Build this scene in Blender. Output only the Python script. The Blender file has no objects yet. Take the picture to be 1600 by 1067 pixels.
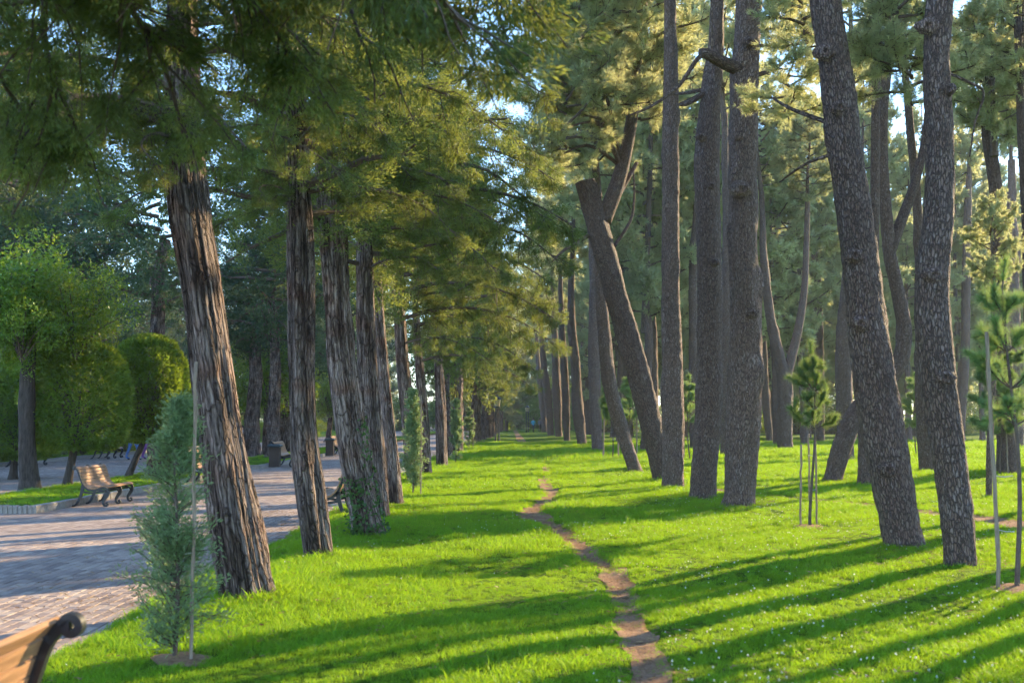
import bpy, math, random
import numpy as np

# ------------------------------------------------------------------ camera, sky, sun, exposure
S = bpy.context.scene
COL = S.collection
F = 1778.0                      # focal length in photograph pixels (1600 wide)
CAM_H = 1.65
HORIZON = 655.0
PITCH = math.atan((HORIZON - 533.5) / F)

cam_d = bpy.data.cameras.new('camera')
cam = bpy.data.objects.new('camera', cam_d)
COL.objects.link(cam)
cam.location = (0, 0, CAM_H)
cam.rotation_euler = (math.pi / 2 + PITCH, 0, 0)
cam_d.sensor_width = 36.0
cam_d.lens = 36.0 * F / 1600.0
cam_d.clip_start = 0.05
cam_d.clip_end = 3000
cam_d.dof.use_dof = True
cam_d.dof.focus_distance = 26.0
cam_d.dof.aperture_fstop = 3.2
S.camera = cam

SUN_AZ, SUN_EL = math.radians(46), math.radians(21)
W = bpy.data.worlds.new('World')
S.world = W
W.use_nodes = True
wn = W.node_tree
wn.nodes.clear()
sky = wn.nodes.new('ShaderNodeTexSky')
sky.sky_type = 'NISHITA'
sky.sun_disc = False
sky.sun_elevation = SUN_EL
sky.sun_rotation = SUN_AZ
sky.air_density = 1.0
sky.dust_density = 0.0
sky.ozone_density = 3.5
bg = wn.nodes.new('ShaderNodeBackground')
bg.inputs['Strength'].default_value = 0.15
wo = wn.nodes.new('ShaderNodeOutputWorld')
wn.links.new(sky.outputs[0], bg.inputs[0])
wn.links.new(bg.outputs[0], wo.inputs[0])

sun_d = bpy.data.lights.new('sun', 'SUN')
sun_d.energy = 3.3
sun_d.angle = math.radians(0.5)
sun_d.color = (1.0, 0.77, 0.44)
sun = bpy.data.objects.new('sun', sun_d)
COL.objects.link(sun)
sun.location = (60, 50, 60)
sun.rotation_euler = (math.pi / 2 - SUN_EL, 0, math.pi - SUN_AZ)

S.view_settings.view_transform = 'Standard'
S.view_settings.look = 'None'
S.view_settings.gamma = 1.0
S.view_settings.exposure = 1.95
S.view_settings.use_curve_mapping = False
S.cycles.max_bounces = 8
S.cycles.diffuse_bounces = 7
S.cycles.glossy_bounces = 2
S.cycles.transmission_bounces = 4
S.cycles.transparent_max_bounces = 4
S.cycles.caustics_reflective = False
S.cycles.caustics_refractive = False
S.cycles.use_denoising = True
S.cycles.use_adaptive_sampling = True
S.cycles.adaptive_threshold = 0.03

# ------------------------------------------------------------------ numeric helpers
def hash3(i, seed):
    i = i.astype(np.int64)
    n = i[..., 0] * 73856093 ^ i[..., 1] * 19349663 ^ i[..., 2] * 83492791 ^ (seed * 2654435761 & 0x7fffffff)
    n = (n ^ (n >> 13)) * 1274126177 & 0x7fffffff
    n = (n ^ (n >> 16)) & 0xffff
    return n / 65535.0

def vnoise(p, seed=0):
    p = np.asarray(p, float)
    i = np.floor(p)
    f = p - i
    f = f * f * (3 - 2 * f)
    r = np.zeros(p.shape[:-1])
    for dx in (0, 1):
        for dy in (0, 1):
            for dz in (0, 1):
                w = (f[..., 0] if dx else 1 - f[..., 0]) * (f[..., 1] if dy else 1 - f[..., 1]) * (f[..., 2] if dz else 1 - f[..., 2])
                r += w * hash3(i + np.array([dx, dy, dz]), seed)
    return r * 2 - 1

def noise2(x, y, seed=0):
    x = np.asarray(x, float); y = np.asarray(y, float)
    return vnoise(np.stack([x, y, np.zeros_like(x)], -1), seed)

def sstep(a, b, x):
    t = np.clip((np.asarray(x, float) - a) / (b - a), 0, 1)
    return t * t * (3 - 2 * t)

def nrm(v):
    v = np.asarray(v, float)
    return v / np.maximum(np.linalg.norm(v, axis=-1, keepdims=True), 1e-9)

# the edge of the lawn towards the promenade, and the lie of the land
def lawn_edge(y):
    y = np.asarray(y, float)
    return -3.22 + 2.0 * (1 - sstep(4.2, 7.6, y)) + 0.06 * np.sin(y * 0.9)

PATH = np.array([(.95, -2, .2), (.86, 4, .10), (.86, 7.1, .04), (.95, 9.2, .045), (1.05, 12, .055), (.9, 13.9, .065), (.64, 16.4, .085), (.33, 19.6, .17),
                 (.86, 24.5, .11), (.8, 28.5, .08), (1.15, 38, .04), (1.3, 49, .12), (1.0, 66, .10), (.7, 84, .22), (.6, 110, .2), (.4, 170, .2)])
TRAIL = np.array([(4.2, 25.5, .05), (5.9, 20.6, .14), (6.5, 18.6, .22), (6.9, 16.9, .26), (7.2, 15.2, .26), (8.2, 13.0, .3)])

def resample(P, n):
    P = np.asarray(P, float)
    m = len(P)
    t = np.linspace(0, m - 1, n)
    i = np.clip(np.floor(t).astype(int), 0, m - 2)
    f = (t - i)[:, None]
    p0 = P[np.clip(i - 1, 0, m - 1)]; p1 = P[i]; p2 = P[i + 1]; p3 = P[np.clip(i + 2, 0, m - 1)]
    return 0.5 * ((2 * p1) + (-p0 + p2) * f + (2 * p0 - 5 * p1 + 4 * p2 - p3) * f * f + (-p0 + 3 * p1 - 3 * p2 + p3) * f ** 3)

PATH_F = resample(PATH, 400)
TRAIL_F = resample(TRAIL, 120)

def strip_dist(x, y, poly):
    """distance to the centre line minus the half width"""
    x = np.asarray(x, float); y = np.asarray(y, float)
    sh = x.shape
    x = x.ravel(); y = y.ravel()
    out = np.full(x.shape, 99.0)
    for k in range(0, len(x), 20000):
        d = np.hypot(x[k:k + 20000, None] - poly[None, :, 0], y[k:k + 20000, None] - poly[None, :, 1]) - poly[None, :, 2]
        out[k:k + 20000] = d.min(1)
    return out.reshape(sh)

def path_dist(x, y):
    d = np.minimum(strip_dist(x, y, PATH_F), strip_dist(x, y, TRAIL_F))
    return d + 0.07 * noise2(np.asarray(x) * 3.1, np.asarray(y) * 2.3, 5) + 0.05 * noise2(np.asarray(x) * 11, np.asarray(y) * 9, 6)

def height0(x, y):
    x = np.asarray(x, float); y = np.asarray(y, float)
    e = lawn_edge(y)
    lawn = 0.06 + 0.05 * noise2(x * .35, y * .3, 1) + 0.025 * noise2(x * 1.1, y * .9, 2) + 0.10 * sstep(0, 6, np.abs(x - .6)) * sstep(4, 14, y)
    lawn = lawn * sstep(0, .7, x - e) + 0.01
    h = np.where(x > e, lawn, -0.07)
    far = sstep(18.1, 18.4, -x)
    return np.where(x < -18, 0.06 * far - 0.02 + .03 * noise2(x * .3, y * .3, 3) * far, h)

def height(x, y):
    return height0(x, y) - 0.035 * (1 - sstep(-.06, .16, path_dist(x, y))) * (np.asarray(x) > -2.5)

def ray(px, py):
    u = (px - 800.0) / F; v = (533.5 - py) / F
    c, s = math.cos(PITCH), math.sin(PITCH)
    return np.array([u, c - v * s, s + v * c])

def G(px, py):
    """the point of the ground seen at this pixel"""
    d = ray(px, py)
    z = 0.05
    for _ in range(6):
        t = (z - CAM_H) / d[2]
        p = np.array([d[0] * t, d[1] * t, z])
        z = float(height0(np.array([p[0]]), np.array([p[1]]))[0])
        if p[0] < lawn_edge(p[1]) and p[0] > -18:
            z = 0.0
    p[2] = z
    return p

def AT(px, py, y):
    """the point at depth y seen at this pixel"""
    d = ray(px, py)
    t = y / d[1]
    return np.array([d[0] * t, y, CAM_H + d[2] * t])

# ------------------------------------------------------------------ mesh helpers
def mk_mesh(name, verts, tris=None, quads=None, mats=(), tmat=None, qmat=None, smooth=False, attrs=None):
    me = bpy.data.meshes.new(name)
    verts = np.asarray(verts, np.float32).reshape(-1, 3)
    tris = np.zeros((0, 3), np.int32) if tris is None else np.asarray(tris, np.int32).reshape(-1, 3)
    quads = np.zeros((0, 4), np.int32) if quads is None else np.asarray(quads, np.int32).reshape(-1, 4)
    nt, nq = len(tris), len(quads)
    me.vertices.add(len(verts)); me.vertices.foreach_set('co', verts.ravel())
    me.loops.add(nt * 3 + nq * 4)
    me.loops.foreach_set('vertex_index', np.concatenate([tris.ravel(), quads.ravel()]).astype(np.int32))
    me.polygons.add(nt + nq)
    ls = np.concatenate([np.arange(nt) * 3, nt * 3 + np.arange(nq) * 4]).astype(np.int32)
    me.polygons.foreach_set('loop_start', ls)
    me.polygons.foreach_set('loop_total', np.concatenate([np.full(nt, 3), np.full(nq, 4)]).astype(np.int32))
    mi = np.zeros(nt + nq, np.int32)
    if tmat is not None: mi[:nt] = tmat
    if qmat is not None: mi[nt:] = qmat
    for m in mats: me.materials.append(m)
    me.polygons.foreach_set('material_index', mi)
    me.polygons.foreach_set('use_smooth', np.full(nt + nq, bool(smooth)))
    if attrs:
        for k, a in attrs.items():
            a = np.asarray(a, np.float32)
            if a.ndim == 1:
                at = me.attributes.new(k, 'FLOAT', 'POINT'); at.data.foreach_set('value', a)
            else:
                at = me.attributes.new(k, 'FLOAT_VECTOR', 'POINT'); at.data.foreach_set('vector', a.ravel())
    me.update(calc_edges=True)
    me.validate()
    return me

class Soup:
    """collects vertices, triangles and quads with a material index and two point attributes"""
    def __init__(s): s.v = []; s.t = []; s.q = []; s.tm = []; s.qm = []; s.a = []; s.b = []; s.n = 0
    def add(s, v, t=None, q=None, m=0, a=None, b=None):
        v = np.asarray(v, float).reshape(-1, 3)
        if t is not None and len(t):
            t = np.asarray(t).reshape(-1, 3); s.t.append(t + s.n); s.tm.append(np.full(len(t), m))
        if q is not None and len(q):
            q = np.asarray(q).reshape(-1, 4); s.q.append(q + s.n); s.qm.append(np.full(len(q), m))
        s.v.append(v)
        s.a.append(np.full(len(v), .5) if a is None else np.broadcast_to(np.asarray(a, float), (len(v),)))
        s.b.append(v.copy() if b is None else b)
        s.n += len(v)
    def mesh(s, name, mats, smooth=False):
        cat = lambda l, d: np.concatenate(l) if l else d
        return mk_mesh(name, np.concatenate(s.v), cat(s.t, None), cat(s.q, None), mats,
                       cat(s.tm, None) if s.t else None, cat(s.qm, None) if s.q else None, smooth,
                       {'var': np.concatenate(s.a), 'bk': np.concatenate(s.b)})

BOXQ = np.array([(0, 3, 2, 1), (4, 5, 6, 7), (0, 1, 5, 4), (1, 2, 6, 5), (2, 3, 7, 6), (3, 0, 4, 7)])
def box_v(x0, x1, y0, y1, z0, z1):
    return np.array([(x0, y0, z0), (x1, y0, z0), (x1, y1, z0), (x0, y1, z0), (x0, y0, z1), (x1, y0, z1), (x1, y1, z1), (x0, y1, z1)], float)
def add_box(s, x0, x1, y0, y1, z0, z1, m=0, a=None): s.add(box_v(x0, x1, y0, y1, z0, z1), q=BOXQ, m=m, a=a)
def bevel_box_v(x0, x1, y0, y1, z0, z1, b):
    """a box whose top edges are chamfered"""
    v = np.array([(x0, y0, z0), (x1, y0, z0), (x1, y1, z0), (x0, y1, z0), (x0, y0, z1 - b), (x1, y0, z1 - b), (x1, y1, z1 - b), (x0, y1, z1 - b),
                  (x0 + b, y0 + b, z1), (x1 - b, y0 + b, z1), (x1 - b, y1 - b, z1), (x0 + b, y1 - b, z1)], float)
    q = np.array([(0, 1, 5, 4), (1, 2, 6, 5), (2, 3, 7, 6), (3, 0, 4, 7), (4, 5, 9, 8), (5, 6, 10, 9), (6, 7, 11, 10), (7, 4, 8, 11), (8, 9, 10, 11)])
    return v, q

def tube(pts, rad, seg=8, cap=True, ref=None, disp=None, bkscale=1.0):
    """a tapering tube along pts; returns verts, quads, tris, coordinates for the bark"""
    P = np.asarray(pts, float); R = np.broadcast_to(np.asarray(rad, float), (len(P),))
    T = nrm(np.gradient(P, axis=0))
    if ref is None:
        m = np.abs(T).mean(0); ref = np.eye(3)[int(np.argmin(m))]
    A = nrm(np.cross(T, ref)); B = np.cross(T, A)
    ang = np.linspace(0, 2 * math.pi, seg, endpoint=False)
    L = np.concatenate([[0], np.cumsum(np.linalg.norm(np.diff(P, axis=0), axis=1))])
    ca, sa = np.cos(ang), np.sin(ang)
    bk = np.stack([ca[None] * R[:, None], sa[None] * R[:, None], np.broadcast_to(L[:, None], (len(P), seg))], -1)
    rr = np.broadcast_to(R[:, None], (len(P), seg)).copy()
    if disp is not None: rr = rr + disp(ang[None] + 0 * rr, L[:, None] + 0 * rr, rr)
    V = P[:, None] + rr[..., None] * (ca[None, :, None] * A[:, None] + sa[None, :, None] * B[:, None])
    n = len(P)
    i, j = np.meshgrid(np.arange(n - 1), np.arange(seg), indexing='ij')
    j2 = (j + 1) % seg
    q = np.stack([i * seg + j, (i + 1) * seg + j, (i + 1) * seg + j2, i * seg + j2], -1).reshape(-1, 4)
    V = V.reshape(-1, 3); bk = bk.reshape(-1, 3)
    t = np.zeros((0, 3), int)
    if cap:
        k = len(V)
        V = np.concatenate([V, P[:1], P[-1:]]); bk = np.concatenate([bk, [[0, 0, 0]], [[0, 0, L[-1]]]])
        jj = np.arange(seg); j3 = (jj + 1) % seg
        t = np.concatenate([np.stack([jj, j3, np.full(seg, k)], -1), np.stack([(n - 1) * seg + j3, (n - 1) * seg + jj, np.full(seg, k + 1)], -1)])
    return V, q, t, bk

def add_tube(s, pts, rad, seg=6, m=0, a=None, **k):
    V, q, t, bk = tube(pts, rad, seg, **k)
    s.add(V, t=t, q=q, m=m, a=a, b=bk)

def lathe(s, prof, seg=12, m=0, c=(0, 0)):
    P = [(c[0], c[1], z) for _, z in prof]
    ang = np.linspace(0, 2 * math.pi, seg, endpoint=False)
    V = np.array([[(c[0] + r * math.cos(a), c[1] + r * math.sin(a), z) for a in ang] for r, z in prof]).reshape(-1, 3)
    n = len(prof)
    i, j = np.meshgrid(np.arange(n - 1), np.arange(seg), indexing='ij')
    j2 = (j + 1) % seg
    s.add(V, q=np.stack([i * seg + j, i * seg + j2, (i + 1) * seg + j2, (i + 1) * seg + j], -1).reshape(-1, 4), m=m)

def tag(o, label=None, cat=None, group=None, kind=None):
    if label: o['label'] = label
    if cat: o['category'] = cat
    if group: o['group'] = group
    if kind: o['kind'] = kind
    return o

def link(name, me, parent=None, loc=(0, 0, 0), rot=(0, 0, 0), scale=None):
    o = bpy.data.objects.new(name, me)
    COL.objects.link(o)
    o.parent = parent
    o.location = [float(x) for x in loc]; o.rotation_euler = rot
    if scale is not None: o.scale = (scale,) * 3 if np.isscalar(scale) else scale
    return o

def thing(name, label, cat, loc, group=None, rz=0):
    o = link(name, None, None, loc, (0, 0, rz))
    o.empty_display_size = .2
    return tag(o, label, cat, group)

# ------------------------------------------------------------------ materials
def new_mat(name):
    m = bpy.data.materials.new(name); m.use_nodes = True
    t = m.node_tree; t.nodes.clear()
    o = t.nodes.new('ShaderNodeOutputMaterial')
    return m, t, o
def N(t, typ, **kw):
    n = t.nodes.new(typ)
    for k, v in kw.items():
        if k in n.inputs: n.inputs[k].default_value = v
        else: setattr(n, k, v)
    return n
def ramp(t, stops, interp='LINEAR'):
    r = t.nodes.new('ShaderNodeValToRGB'); r.color_ramp.interpolation = interp
    e = r.color_ramp.elements
    while len(e) < len(stops): e.new(.5)
    for x, (p, c) in zip(e, stops): x.position = p; x.color = (*c, 1)
    return r
def attr(t, name): 
    n = t.nodes.new('ShaderNodeAttribute'); n.attribute_name = name; return n
def mixc(t, a, b, fac, mode='MIX'):
    n = t.nodes.new('ShaderNodeMix'); n.data_type = 'RGBA'; n.blend_type = mode
    for s, v in ((6, a), (7, b)):
        if isinstance(v, tuple): n.inputs[s].default_value = (*v, 1)
        else: t.links.new(v, n.inputs[s])
    if isinstance(fac, (int, float)): n.inputs[0].default_value = fac
    else: t.links.new(fac, n.inputs[0])
    return n.outputs[2]

def leaf_mat(name, stops, trans, tfac=.4, rough=.55, spec=.25, patch=False, vary=.35):
    """a leaf: reflects its own colour and lets warm light through"""
    m, t, o = new_mat(name)
    r = ramp(t, stops); t.links.new(attr(t, 'var').outputs['Fac'], r.inputs[0])
    oi = t.nodes.new('ShaderNodeObjectInfo')
    hs = N(t, 'ShaderNodeHueSaturation')
    src = r.outputs[0]
    if patch:
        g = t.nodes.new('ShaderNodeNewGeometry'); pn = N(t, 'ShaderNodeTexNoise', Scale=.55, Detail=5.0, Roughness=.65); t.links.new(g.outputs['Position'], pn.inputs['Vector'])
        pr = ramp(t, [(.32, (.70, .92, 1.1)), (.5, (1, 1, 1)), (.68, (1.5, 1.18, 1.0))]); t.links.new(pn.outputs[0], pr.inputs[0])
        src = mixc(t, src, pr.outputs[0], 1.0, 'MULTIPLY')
    mr = N(t, 'ShaderNodeMapRange'); mr.inputs['To Min'].default_value = 1 - vary; mr.inputs['To Max'].default_value = 1 + vary
    t.links.new(oi.outputs['Random'], mr.inputs['Value']); t.links.new(mr.outputs[0], hs.inputs['Value'])
    t.links.new(src, hs.inputs['Color'])
    p = N(t, 'ShaderNodeBsdfPrincipled', Roughness=rough)
    p.inputs['Specular IOR Level'].default_value = spec
    t.links.new(hs.outputs[0], p.inputs['Base Color'])
    tr = N(t, 'ShaderNodeBsdfTranslucent')
    t.links.new(mixc(t, hs.outputs[0], trans, .6), tr.inputs['Color'])
    mx = N(t, 'ShaderNodeMixShader'); mx.inputs[0].default_value = tfac
    t.links.new(p.outputs[0], mx.inputs[1]); t.links.new(tr.outputs[0], mx.inputs[2])
    t.links.new(mx.outputs[0], o.inputs[0])
    return m

def simple_mat(name, col, rough=.7, metal=0.0, spec=.3, scale=8.0, vary=.25, bump=.0, stretch=(1, 1, 1), coord='Object'):
    m, t, o = new_mat(name)
    tc = t.nodes.new('ShaderNodeTexCoord'); mp = N(t, 'ShaderNodeMapping'); mp.inputs['Scale'].default_value = stretch
    t.links.new(tc.outputs[coord], mp.inputs[0])
    n = N(t, 'ShaderNodeTexNoise', Scale=scale, Detail=6.0, Roughness=.65); t.links.new(mp.outputs[0], n.inputs['Vector'])
    a = tuple(max(0, c * (1 - vary)) for c in col); b = tuple(min(1, c * (1 + vary)) for c in col)
    r = ramp(t, [(.3, a), (.7, b)]); t.links.new(n.outputs[0], r.inputs[0])
    p = N(t, 'ShaderNodeBsdfPrincipled', Roughness=rough, Metallic=metal); p.inputs['Specular IOR Level'].default_value = spec
    t.links.new(r.outputs[0], p.inputs['Base Color'])
    if bump:
        b_ = N(t, 'ShaderNodeBump', Strength=bump, Distance=.01); t.links.new(n.outputs[0], b_.inputs['Height']); t.links.new(b_.outputs[0], p.inputs['Normal'])
    t.links.new(p.outputs[0], o.inputs[0])
    return m

def bark_pine_mat():
    m, t, o = new_mat('pine_bark')
    b = attr(t, 'bk')
    mp = N(t, 'ShaderNodeMapping'); mp.inputs['Scale'].default_value = (40, 40, 11.5); t.links.new(b.outputs['Vector'], mp.inputs[0])
    wob = N(t, 'ShaderNodeTexNoise', Scale=22.0, Detail=4.0); t.links.new(b.outputs['Vector'], wob.inputs['Vector'])
    ad = N(t, 'ShaderNodeVectorMath', operation='MULTIPLY_ADD'); ad.inputs[1].default_value = (1.1, 1.1, 1.3)
    t.links.new(wob.outputs['Color'], ad.inputs[0]); t.links.new(mp.outputs[0], ad.inputs[2])
    vo = N(t, 'ShaderNodeTexVoronoi', feature='DISTANCE_TO_EDGE', Scale=1.0); t.links.new(ad.outputs[0], vo.inputs['Vector'])
    vc = N(t, 'ShaderNodeTexVoronoi', feature='F1', Scale=1.0); t.links.new(ad.outputs[0], vc.inputs['Vector'])
    big = N(t, 'ShaderNodeTexNoise', Scale=1.8, Detail=4.0); t.links.new(b.outputs['Vector'], big.inputs['Vector'])
    fine = N(t, 'ShaderNodeTexNoise', Scale=60.0, Detail=4.0); t.links.new(mp.outputs[0], fine.inputs['Vector']); fine.inputs['Scale'].default_value = 2.2
    sep = N(t, 'ShaderNodeSeparateColor'); t.links.new(vc.outputs['Color'], sep.inputs[0])
    plate = ramp(t, [(0, (.20, .13, .11)), (.5, (.28, .20, .175)), (.85, (.34, .265, .24)), (1, (.40, .33, .31))]); t.links.new(sep.outputs[0], plate.inputs[0])
    c1 = mixc(t, plate.outputs[0], (.25, .15, .11), big.outputs[0])
    crack = ramp(t, [(.0, (0, 0, 0)), (.07, (.45, .45, .45)), (.22, (1, 1, 1))]); t.links.new(vo.outputs['Distance'], crack.inputs[0])
    c2 = mixc(t, (.085, .058, .050), c1, crack.outputs[0])
    hs = N(t, 'ShaderNodeHueSaturation'); oi = t.nodes.new('ShaderNodeObjectInfo')
    mr = N(t, 'ShaderNodeMapRange'); mr.inputs['To Min'].default_value = .8; mr.inputs['To Max'].default_value = 1.2
    t.links.new(oi.outputs['Random'], mr.inputs[0]); t.links.new(mr.outputs[0], hs.inputs['Value']); t.links.new(c2, hs.inputs['Color'])
    p = N(t, 'ShaderNodeBsdfPrincipled', Roughness=.8); p.inputs['Specular IOR Level'].default_value = .35
    t.links.new(hs.outputs[0], p.inputs['Base Color'])
    sm = N(t, 'ShaderNodeMath', operation='MULTIPLY_ADD'); sm.inputs[1].default_value = .35
    t.links.new(fine.outputs[0], sm.inputs[0]); t.links.new(crack.outputs[0], sm.inputs[2])
    bp = N(t, 'ShaderNodeBump', Strength=.9, Distance=.03); t.links.new(sm.outputs[0], bp.inputs['Height']); t.links.new(bp.outputs[0], p.inputs['Normal'])
    t.links.new(p.outputs[0], o.inputs[0])
    return m

def bark_cypress_mat():
    m, t, o = new_mat('cypress_bark')
    b = attr(t, 'bk')
    mp = N(t, 'ShaderNodeMapping'); mp.inputs['Scale'].default_value = (40, 40, 2.2); t.links.new(b.outputs['Vector'], mp.inputs[0])
    st = N(t, 'ShaderNodeTexNoise', Scale=1.0, Detail=7.0, Roughness=.6); st.inputs['Distortion'].default_value = .35; t.links.new(mp.outputs[0], st.inputs['Vector'])
    mp2 = N(t, 'ShaderNodeMapping'); mp2.inputs['Scale'].default_value = (6, 6, 1.1); t.links.new(b.outputs['Vector'], mp2.inputs[0])
    bigp = N(t, 'ShaderNodeTexNoise', Scale=1.0, Detail=5.0, Roughness=.65); t.links.new(mp2.outputs[0], bigp.inputs['Vector'])
    kn = N(t, 'ShaderNodeTexVoronoi', feature='F1', Scale=1.0); mp3 = N(t, 'ShaderNodeMapping'); mp3.inputs['Scale'].default_value = (7, 7, 4); t.links.new(b.outputs['Vector'], mp3.inputs[0]); t.links.new(mp3.outputs[0], kn.inputs['Vector'])
    fib = ramp(t, [(.36, (.12, .09, .08)), (.48, (.30, .23, .205)), (.62, (.44, .355, .32))]); t.links.new(st.outputs[0], fib.inputs[0])
    pat = ramp(t, [(.45, (0, 0, 0)), (.62, (1, 1, 1))]); t.links.new(bigp.outputs[0], pat.inputs[0])
    c1 = mixc(t, fib.outputs[0], mixc(t, fib.outputs[0], (.22, .18, .16), .9, 'MULTIPLY'), pat.outputs[0])
    mpf = N(t, 'ShaderNodeMapping'); mpf.inputs['Scale'].default_value = (75, 75, 7); t.links.new(b.outputs['Vector'], mpf.inputs[0])
    ff = N(t, 'ShaderNodeTexNoise', Scale=1.0, Detail=5.0, Roughness=.7); t.links.new(mpf.outputs[0], ff.inputs['Vector'])
    ffr = ramp(t, [(.36, (.50, .47, .46)), (.6, (1.12, 1.12, 1.12))]); t.links.new(ff.outputs[0], ffr.inputs[0])
    c1 = mixc(t, c1, ffr.outputs[0], 1.0, 'MULTIPLY')
    red = N(t, 'ShaderNodeTexNoise', Scale=2.6, Detail=3.0); t.links.new(b.outputs['Vector'], red.inputs['Vector'])
    rr = ramp(t, [(.5, (0, 0, 0)), (.7, (.6, .6, .6))]); t.links.new(red.outputs[0], rr.inputs[0])
    mpc = N(t, 'ShaderNodeMapping'); mpc.inputs['Scale'].default_value = (27, 27, 2.4); t.links.new(b.outputs['Vector'], mpc.inputs[0])
    wb = N(t, 'ShaderNodeTexNoise', Scale=7.0, Detail=4.0); t.links.new(b.outputs['Vector'], wb.inputs['Vector'])
    adc = N(t, 'ShaderNodeVectorMath', operation='MULTIPLY_ADD'); adc.inputs[1].default_value = (1.6, 1.6, 1.6); t.links.new(wb.outputs['Color'], adc.inputs[0]); t.links.new(mpc.outputs[0], adc.inputs[2])
    vcr = N(t, 'ShaderNodeTexVoronoi', feature='DISTANCE_TO_EDGE', Scale=1.0); t.links.new(adc.outputs[0], vcr.inputs['Vector'])
    fis = ramp(t, [(.0, (.40, .35, .33)), (.09, (.88, .86, .85)), (.3, (1.08, 1.08, 1.08))]); t.links.new(vcr.outputs['Distance'], fis.inputs[0])
    c1 = mixc(t, c1, fis.outputs[0], 1.0, 'MULTIPLY')
    c2 = mixc(t, c1, mixc(t, c1, (.9, .5, .32), 1.0, 'MULTIPLY'), rr.outputs[0])
    knr = ramp(t, [(.04, (1, 1, 1)), (.11, (0, 0, 0))]); t.links.new(kn.outputs['Distance'], knr.inputs[0])
    c3 = mixc(t, c2, (.05, .035, .03), knr.outputs[0])
    p = N(t, 'ShaderNodeBsdfPrincipled', Roughness=.85); p.inputs['Specular IOR Level'].default_value = .2
    oi = t.nodes.new('ShaderNodeObjectInfo'); hv = N(t, 'ShaderNodeHueSaturation'); mv = N(t, 'ShaderNodeMapRange'); mv.inputs['To Min'].default_value = .75; mv.inputs['To Max'].default_value = 1.2
    t.links.new(oi.outputs['Random'], mv.inputs[0]); t.links.new(mv.outputs[0], hv.inputs['Value']); t.links.new(c3, hv.inputs['Color']); c3 = hv.outputs[0]
    t.links.new(c3, p.inputs['Base Color'])
    bp = N(t, 'ShaderNodeBump', Strength=1.0, Distance=.05); hh = N(t, 'ShaderNodeMath', operation='MULTIPLY_ADD'); hh.inputs[1].default_value = .5; t.links.new(st.outputs[0], hh.inputs[0]); t.links.new(fis.outputs[0], hh.inputs[2]); t.links.new(hh.outputs[0], bp.inputs['Height']); t.links.new(bp.outputs[0], p.inputs['Normal'])
    t.links.new(p.outputs[0], o.inputs[0])
    return m

def lawn_mat():
    m, t, o = new_mat('lawn_soil')
    g = t.nodes.new('ShaderNodeNewGeometry')
    n1 = N(t, 'ShaderNodeTexNoise', Scale=.6, Detail=6.0, Roughness=.7); t.links.new(g.outputs['Position'], n1.inputs['Vector'])
    n2 = N(t, 'ShaderNodeTexNoise', Scale=18.0, Detail=6.0, Roughness=.7); t.links.new(g.outputs['Position'], n2.inputs['Vector'])
    r1 = ramp(t, [(.3, (.10, .22, .010)), (.7, (.19, .30, .014))]); t.links.new(n1.outputs[0], r1.inputs[0])
    r2 = ramp(t, [(.35, (.45, .45, .45)), (.7, (1.15, 1.15, 1.15))]); t.links.new(n2.outputs[0], r2.inputs[0])
    c = mixc(t, r1.outputs[0], r2.outputs[0], 1.0, 'MULTIPLY')
    p = N(t, 'ShaderNodeBsdfPrincipled', Roughness=.9); p.inputs['Specular IOR Level'].default_value = .1
    t.links.new(c, p.inputs['Base Color'])
    bp = N(t, 'ShaderNodeBump', Strength=1.0, Distance=.12); t.links.new(n2.outputs[0], bp.inputs['Height']); t.links.new(bp.outputs[0], p.inputs['Normal'])
    t.links.new(p.outputs[0], o.inputs[0])
    return m

def dirt_mat():
    m, t, o = new_mat('trodden_earth')
    g = t.nodes.new('ShaderNodeNewGeometry')
    n1 = N(t, 'ShaderNodeTexNoise', Scale=2.2, Detail=6.0); t.links.new(g.outputs['Position'], n1.inputs['Vector'])
    n2 = N(t, 'ShaderNodeTexNoise', Scale=35.0, Detail=7.0, Roughness=.7); t.links.new(g.outputs['Position'], n2.inputs['Vector'])
    r1 = ramp(t, [(.3, (.29, .17, .10)), (.7, (.48, .30, .19))]); t.links.new(n1.outputs[0], r1.inputs[0])
    r2 = ramp(t, [(.3, (.55, .5, .45)), (.65, (1.1, 1.1, 1.1))]); t.links.new(n2.outputs[0], r2.inputs[0])
    p = N(t, 'ShaderNodeBsdfPrincipled', Roughness=.95); p.inputs['Specular IOR Level'].default_value = .1
    t.links.new(mixc(t, r1.outputs[0], r2.outputs[0], 1.0, 'MULTIPLY'), p.inputs['Base Color'])
    bp = N(t, 'ShaderNodeBump', Strength=.8, Distance=.03); t.links.new(n2.outputs[0], bp.inputs['Height']); t.links.new(bp.outputs[0], p.inputs['Normal'])
    t.links.new(p.outputs[0], o.inputs[0])
    return m

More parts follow.
